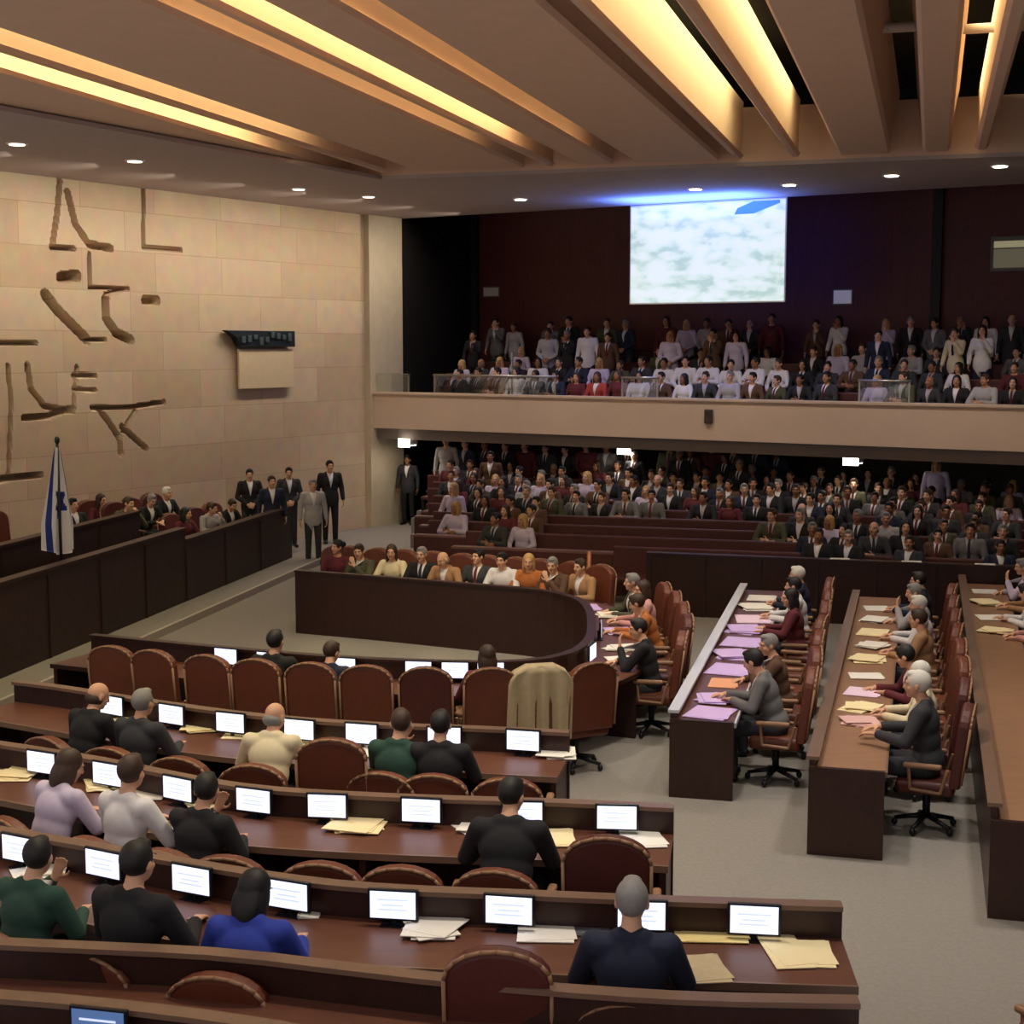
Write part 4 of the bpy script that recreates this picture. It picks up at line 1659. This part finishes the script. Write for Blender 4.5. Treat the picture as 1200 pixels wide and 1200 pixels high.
# ------------------------------------------------------------------ public block under the balcony
BANK = [('charcoal', 'short', 'black'), ('black', 'short', 'brown'), ('black', 'short', 'black'), ('navy', 'short', 'grey'), ('grey', 'short', 'black'), ('maroon', 'long', 'brown'), ('charcoal', 'short', 'brown'), ('pale grey', 'short', 'grey'),
        ('charcoal', 'bald', 'grey'), ('black', 'long', 'black'), ('olive', 'short', 'brown'), ('brown', 'short', 'black'), ('navy', 'short', 'black'), ('black', 'short', 'grey'), ('maroon', 'short', 'brown'), ('lilac', 'long', 'blond')]
RD = random.Random(5)
JN = {'white': 'white top', 'pale grey': 'pale grey top'}


def crowd_person(pose, pos, f, label_tail, group, pal=None):
    jk, hs, hc = pal or RD.choice(BANK)
    wt = {'desk_f': 1, 'lap_f': 1}.get(pose, 0)
    shirt = None if jk in ('white', 'lilac', 'pale grey', 'maroon') else RD.choice(['white', 'white', 'pale grey'])
    tie = RD.choice([None, 'maroon', 'navy']) if shirt else None
    person(pose, pos, f, f'person in {JN.get(jk, jk + " jacket")} with {"bald crown" if hs == "bald" else hc + " hair"}, {label_tail}', group,
           skin=RD.randrange(4), hair=(hs, hc), jacket=jk, tr=RD.choice(['black', 'charcoal', 'navy']), shirt=shirt, tie=tie, scale=RD.uniform(.95, 1.05), shoes=False, cap=(hs == 'short' and RD.random() < .12))


def bench(label, a, e, side, z, group, seat_m=None, back=True):
    Ln = (e - a).length
    dr = (e - a).normalized()
    t = thing('bench', label, 'bench', (a.x, a.y, z), math.atan2(dr.y, dr.x), group)
    # local x along; sitters face local -Y*side
    MB().box((Ln / 2, 0, .43), (Ln, .46, .09), bevel=.03).build('seat', seat_m or M_bench, t)
    if back:
        MB().box((Ln / 2, .28 * side, .68), (Ln, .07, .52), bevel=.03).build('backrest', seat_m or M_bench, t)
    n = max(2, int(Ln / 1.8))
    for k in range(n + 1):
        MB().box((min(max(Ln * k / n, .04), Ln - .04), 0, .195), (.06, .4, .39)).build('leg', M_metal, t)
    return t


NR = 10
pitch = 1.08
E1 = UX
total = 0
risers = MB()
for r in range(NR):
    D0 = 25.7 + pitch * r
    base = V((0, D0, 0))
    z = .05 * r
    # span along E1 by image columns, trimmed at the pier and balcony wall
    def s_for(px):
        k = (px - 600) / F
        return (k * D0) / (E1.x - k * E1.y)
    lo = s_for(600 if r == 0 else (540 if r == 1 else 496 + (r % 2) * 6))
    if r == 0:
        lo = s_for(716)
    hi = s_for(1225)
    # keep clear of the wall under the balcony
    while True:
        q = base + E1 * hi
        if (q - P0).dot(UL) < 3.4 or hi <= lo + 2:
            break
        hi -= .3
    while (base + E1 * lo - P0).dot(UB) < 1.2 or (base + E1 * lo - P0).dot(UL) > 3.6:
        lo += .3
        if lo > hi:
            break
    a, e = base + E1 * lo, base + E1 * hi
    # riser
    n_ = UR
    risers.poly([a - n_ * .62 - E1 * .1, e - n_ * .62 + E1 * .3, e + n_ * .46 + E1 * .3, a + n_ * .46 - E1 * .1], 0.001, max(z, .012))
    z0 = max(z, .012)
    bench(f'long maroon bench, {ORD[r + 1]} row of the public block under the balcony', a, e, 1, z0, 'benches under the balcony')
    Ln = (e - a).length
    n = int(Ln / .53)
    f = -UR
    # narrow writing ledge before the first rows
    if 0 < r < 5:
        la = a - n_ * .5
        t = thing('writing_ledge', f'narrow mauve brown writing ledge before the {ORD[r + 1]} bench of the public block', 'ledge', (la.x, la.y, z0), math.atan2(E1.y, E1.x), 'writing ledges under the balcony')
        MB().box((Ln / 2, 0, .74), (Ln, .2, .035)).build('top', M_ledge, t)
        MB().box((Ln / 2, -.08, .36), (Ln, .035, .72)).build('panel', M_bench, t)
    rowname = f'{ORD[r + 1]} row under balcony'
    for k in range(n):
        q = a + E1 * (.35 + (Ln - .7) * (k + .5) / n)
        px = proj((q.x, q.y, 1.2))[0]
        occ = .93
        if r == 0:
            occ = 0.12 if px < 930 else .45
        elif r < 4:
            occ = .28 if 640 < px < 930 else .85
        elif r < 6:
            occ = .88
        elif r >= 8:
            occ = .78
        if RD.random() > occ:
            continue
        ff = (f + E1 * RD.uniform(-.35, .1)).normalized()
        tail = f'place {ORD[min(k + 1, 30)]} from stone wall in {rowname}'
        tail = f'{ORD[min(k + 1, 30)]} place in {rowname}'
        if r == NR - 1 or (r > 6 and RD.random() < .1):
            crowd_person(RD.choice(['stand', 'clasp']), V((q.x, q.y, z0)) - n_ * .40, ff, 'standing, ' + tail, 'public under the balcony')
        else:
            ps = RD.choice(['lap', 'lap', 'fold', 'lap_f', 'chin'] if r else ['lap', 'fold'])
            crowd_person(ps if ps != 'chin' else 'fold', V((q.x, q.y, z0)) + n_ * .03, ff, tail, 'public under the balcony')
        total += 1
struct(risers.build('floor_risers', M_carpet))
# dark partition before the block
a = V((0, 24.75, 0)) + E1 * 2.3
e = V((0, 24.75, 0)) + E1 * 9.6
t = thing('partition', 'long low dark mahogany partition between the side desks and the public block', 'partition', a, math.atan2(E1.y, E1.x))
Ln = (e - a).length
MB().box((Ln / 2, 0, .5), (Ln, .08, 1.0)).build('panel', M_wood, t)
MB().box((Ln / 2, .02, 1.015), (Ln, .18, .035)).build('cap', M_wood, t)
for k in range(9):
    MB().box((.05 + (Ln - .1) * k / 8, -.05, .5), (.05, .03, 1.0)).build('batten', M_podium, t)
for k, px in enumerate((944, 1010, 1000)):
    p = at(px, 636 - k * 6, 1.035)
    p = a + E1 * (3.1 + 1.1 * k) + UR * .02
    pp = proj((p.x, p.y, 1.035))
    paper(pp[0], pp[1], M_paper, f'white papers on the partition cap, {ORD[k + 1]} from its U table end'.replace('U table', 'horseshoe table'), .3, .12, z=1.035, rz=-aR)

# people standing in the dark corner and far aisle under the balcony
for i, (px, py, jk, pose, what) in enumerate(((442, 530, 'black', 'stand', 'person in black uniform standing first from the pier under the balcony'), (458, 526, 'navy', 'clasp', 'person in navy uniform standing second from the pier under the balcony'),
                                         (478, 532, 'charcoal', 'stand', 'person in charcoal suit standing third from the pier under the balcony'))):
    p = at(px, py, 1.745)
    person(pose, V((p.x, p.y, 0)), (-UR), what, 'people standing by the pier', jacket=jk, tr='black', hair=BK, skin=i)
# ------------------------------------------------------------------ gallery crowd
for r in range(4):
    o_ = .24 + 1.08 * r + .62
    z = GZ[r]
    t0 = 1.0 if r else .9
    def t_for(px):
        p = hit(px, 430, W(o_, 0), UL)
        return (p - P0).dot(UB)
    t0, t1 = max(.75, t_for(512 + 4 * r)), t_for(1222)
    a, e = W(o_, t0), W(o_, t1)
    Ln = (e - a).length
    bench(f'maroon gallery bench, {ORD[r + 1]} row behind the parapet of the public balcony', a, e, 1, z, 'benches on the balcony')
    n = int(Ln / .56)
    for k in range(n):
        if RD.random() > (.88 if r < 3 else .78):
            continue
        q = a + UB * (.3 + (Ln - .6) * (k + .5) / n)
        px = proj((q.x, q.y, z + 1.2))[0]
        f = (-UL + UB * RD.uniform(-.25, .25)).normalized()
        tail = f'{ORD[k + 1]} place in {ORD[r + 1]} balcony row'
        pal = None
        x = RD.random()
        if r == 1 and 770 < px < 920:
            pal = ('white', 'short', RD.choice(['black', 'brown'])) if x < .75 else None
        if r == 0 and 675 < px < 700:
            pal = ('red', 'long', 'brown')
        if 1120 < px < 1150 and r == 2:
            pal = ('cream', 'short', 'brown')
        if pal is None and x > .8:
            pal = RD.choice([('white', 'short', 'black'), ('pale grey', 'short', 'brown'), ('lilac', 'long', 'brown'), ('white', 'long', 'black')])
        if r == 3 or (r == 2 and RD.random() < .5):
            crowd_person(RD.choice(['stand', 'clasp', 'phone']), V((q.x, q.y, z)) - UL * .40, f, 'standing, ' + tail, 'public on the balcony', pal)
        else:
            crowd_person(RD.choice(['lap', 'fold', 'lap_f', 'lap']), V((q.x, q.y, z)) + UL * .03, f, tail, 'public on the balcony', pal)
        total += 1
print('CROWD', total, 'PERSONS', sum(1 for o in COL.objects if o.name.startswith('person')))

# ------------------------------------------------------------------ light
def spot(name, p, target, power, color, size=math.radians(80), blend=.8, rad=.12):
    L = bpy.data.lights.new(name, 'SPOT')
    L.energy = power
    L.color = color
    L.spot_size = size
    L.spot_blend = blend
    L.shadow_soft_size = rad
    o = bpy.data.objects.new(name, L)
    COL.objects.link(o)
    o.location = p
    o.rotation_euler = (V(target) - V(p)).to_track_quat('-Z', 'Y').to_euler()
    return o


WARM = (1, .86, .68)
NEUT = (1, .93, .84)
# downlights of the hall, in the slots between the baffles
for x, y, tx, ty, pw in ((-3.2, 12.5, -3.6, 12.5, 1.), (.2, 9.5, .3, 9.6, .75), (1.7, 8.9, 1.5, 8.75, .85), (1.6, 13.5, 2.0, 13.5, 1.2), (.4, 18.5, .2, 18.8, 1.1), (4.2, 17.5, 4.2, 17.5, 1.1), (-2.2, 18.5, -2.0, 19.0, .8), (5.4, 21.5, 5.4, 21.8, .7), (4.6, 12.5, 4.6, 12.4, 1.1)):
    spot('hall_downlight', (x, y, ZS - .02), (tx, ty, 0), 540 * pw, NEUT, math.radians(88), .9, .25)
# wall washers of the stone wall, from the side soffit
for k in range(8):
    oo = .95 - 1.85 * k
    strip('wall_washer', W(oo, 2.1, ZS - .05), 1.5, .4, 56, (1, .86, .69), (W(oo - 1.9, 0, 3.6) - W(oo, 2.1, ZS)), UL, math.radians(150))
# soffit downlights of the rear
for t in (3.5, 7.5, 11.5, 15.5):
    spot('soffit_light', W(-2.3, t, ZS - .03), W(-.4, t, 2.6), 420, (1, .88, .78), math.radians(100), .9, .15)
for k, (px, py) in enumerate(((478, 517), (735, 525), (1000, 537))):
    p = at(px, py, 2.12)
    L = bpy.data.lights.new('panel_glow', 'AREA')
    L.size = .3
    L.energy = 5
    L.color = (1, .88, .75)
    o = bpy.data.objects.new('panel_glow', L)
    COL.objects.link(o)
    o.location = (p.x, p.y, 2.0)

w = bpy.data.worlds.new('world')
SC.world = w
w.use_nodes = True
w.node_tree.nodes['Background'].inputs['Color'].default_value = (1, .91, .9, 1)
w.node_tree.nodes['Background'].inputs['Strength'].default_value = .6

SC.view_settings.view_transform = 'Standard'
SC.view_settings.look = 'None'
SC.view_settings.exposure = 0
SC.view_settings.gamma = 1
SC.cycles.max_bounces = 6
SC.cycles.use_denoising = True
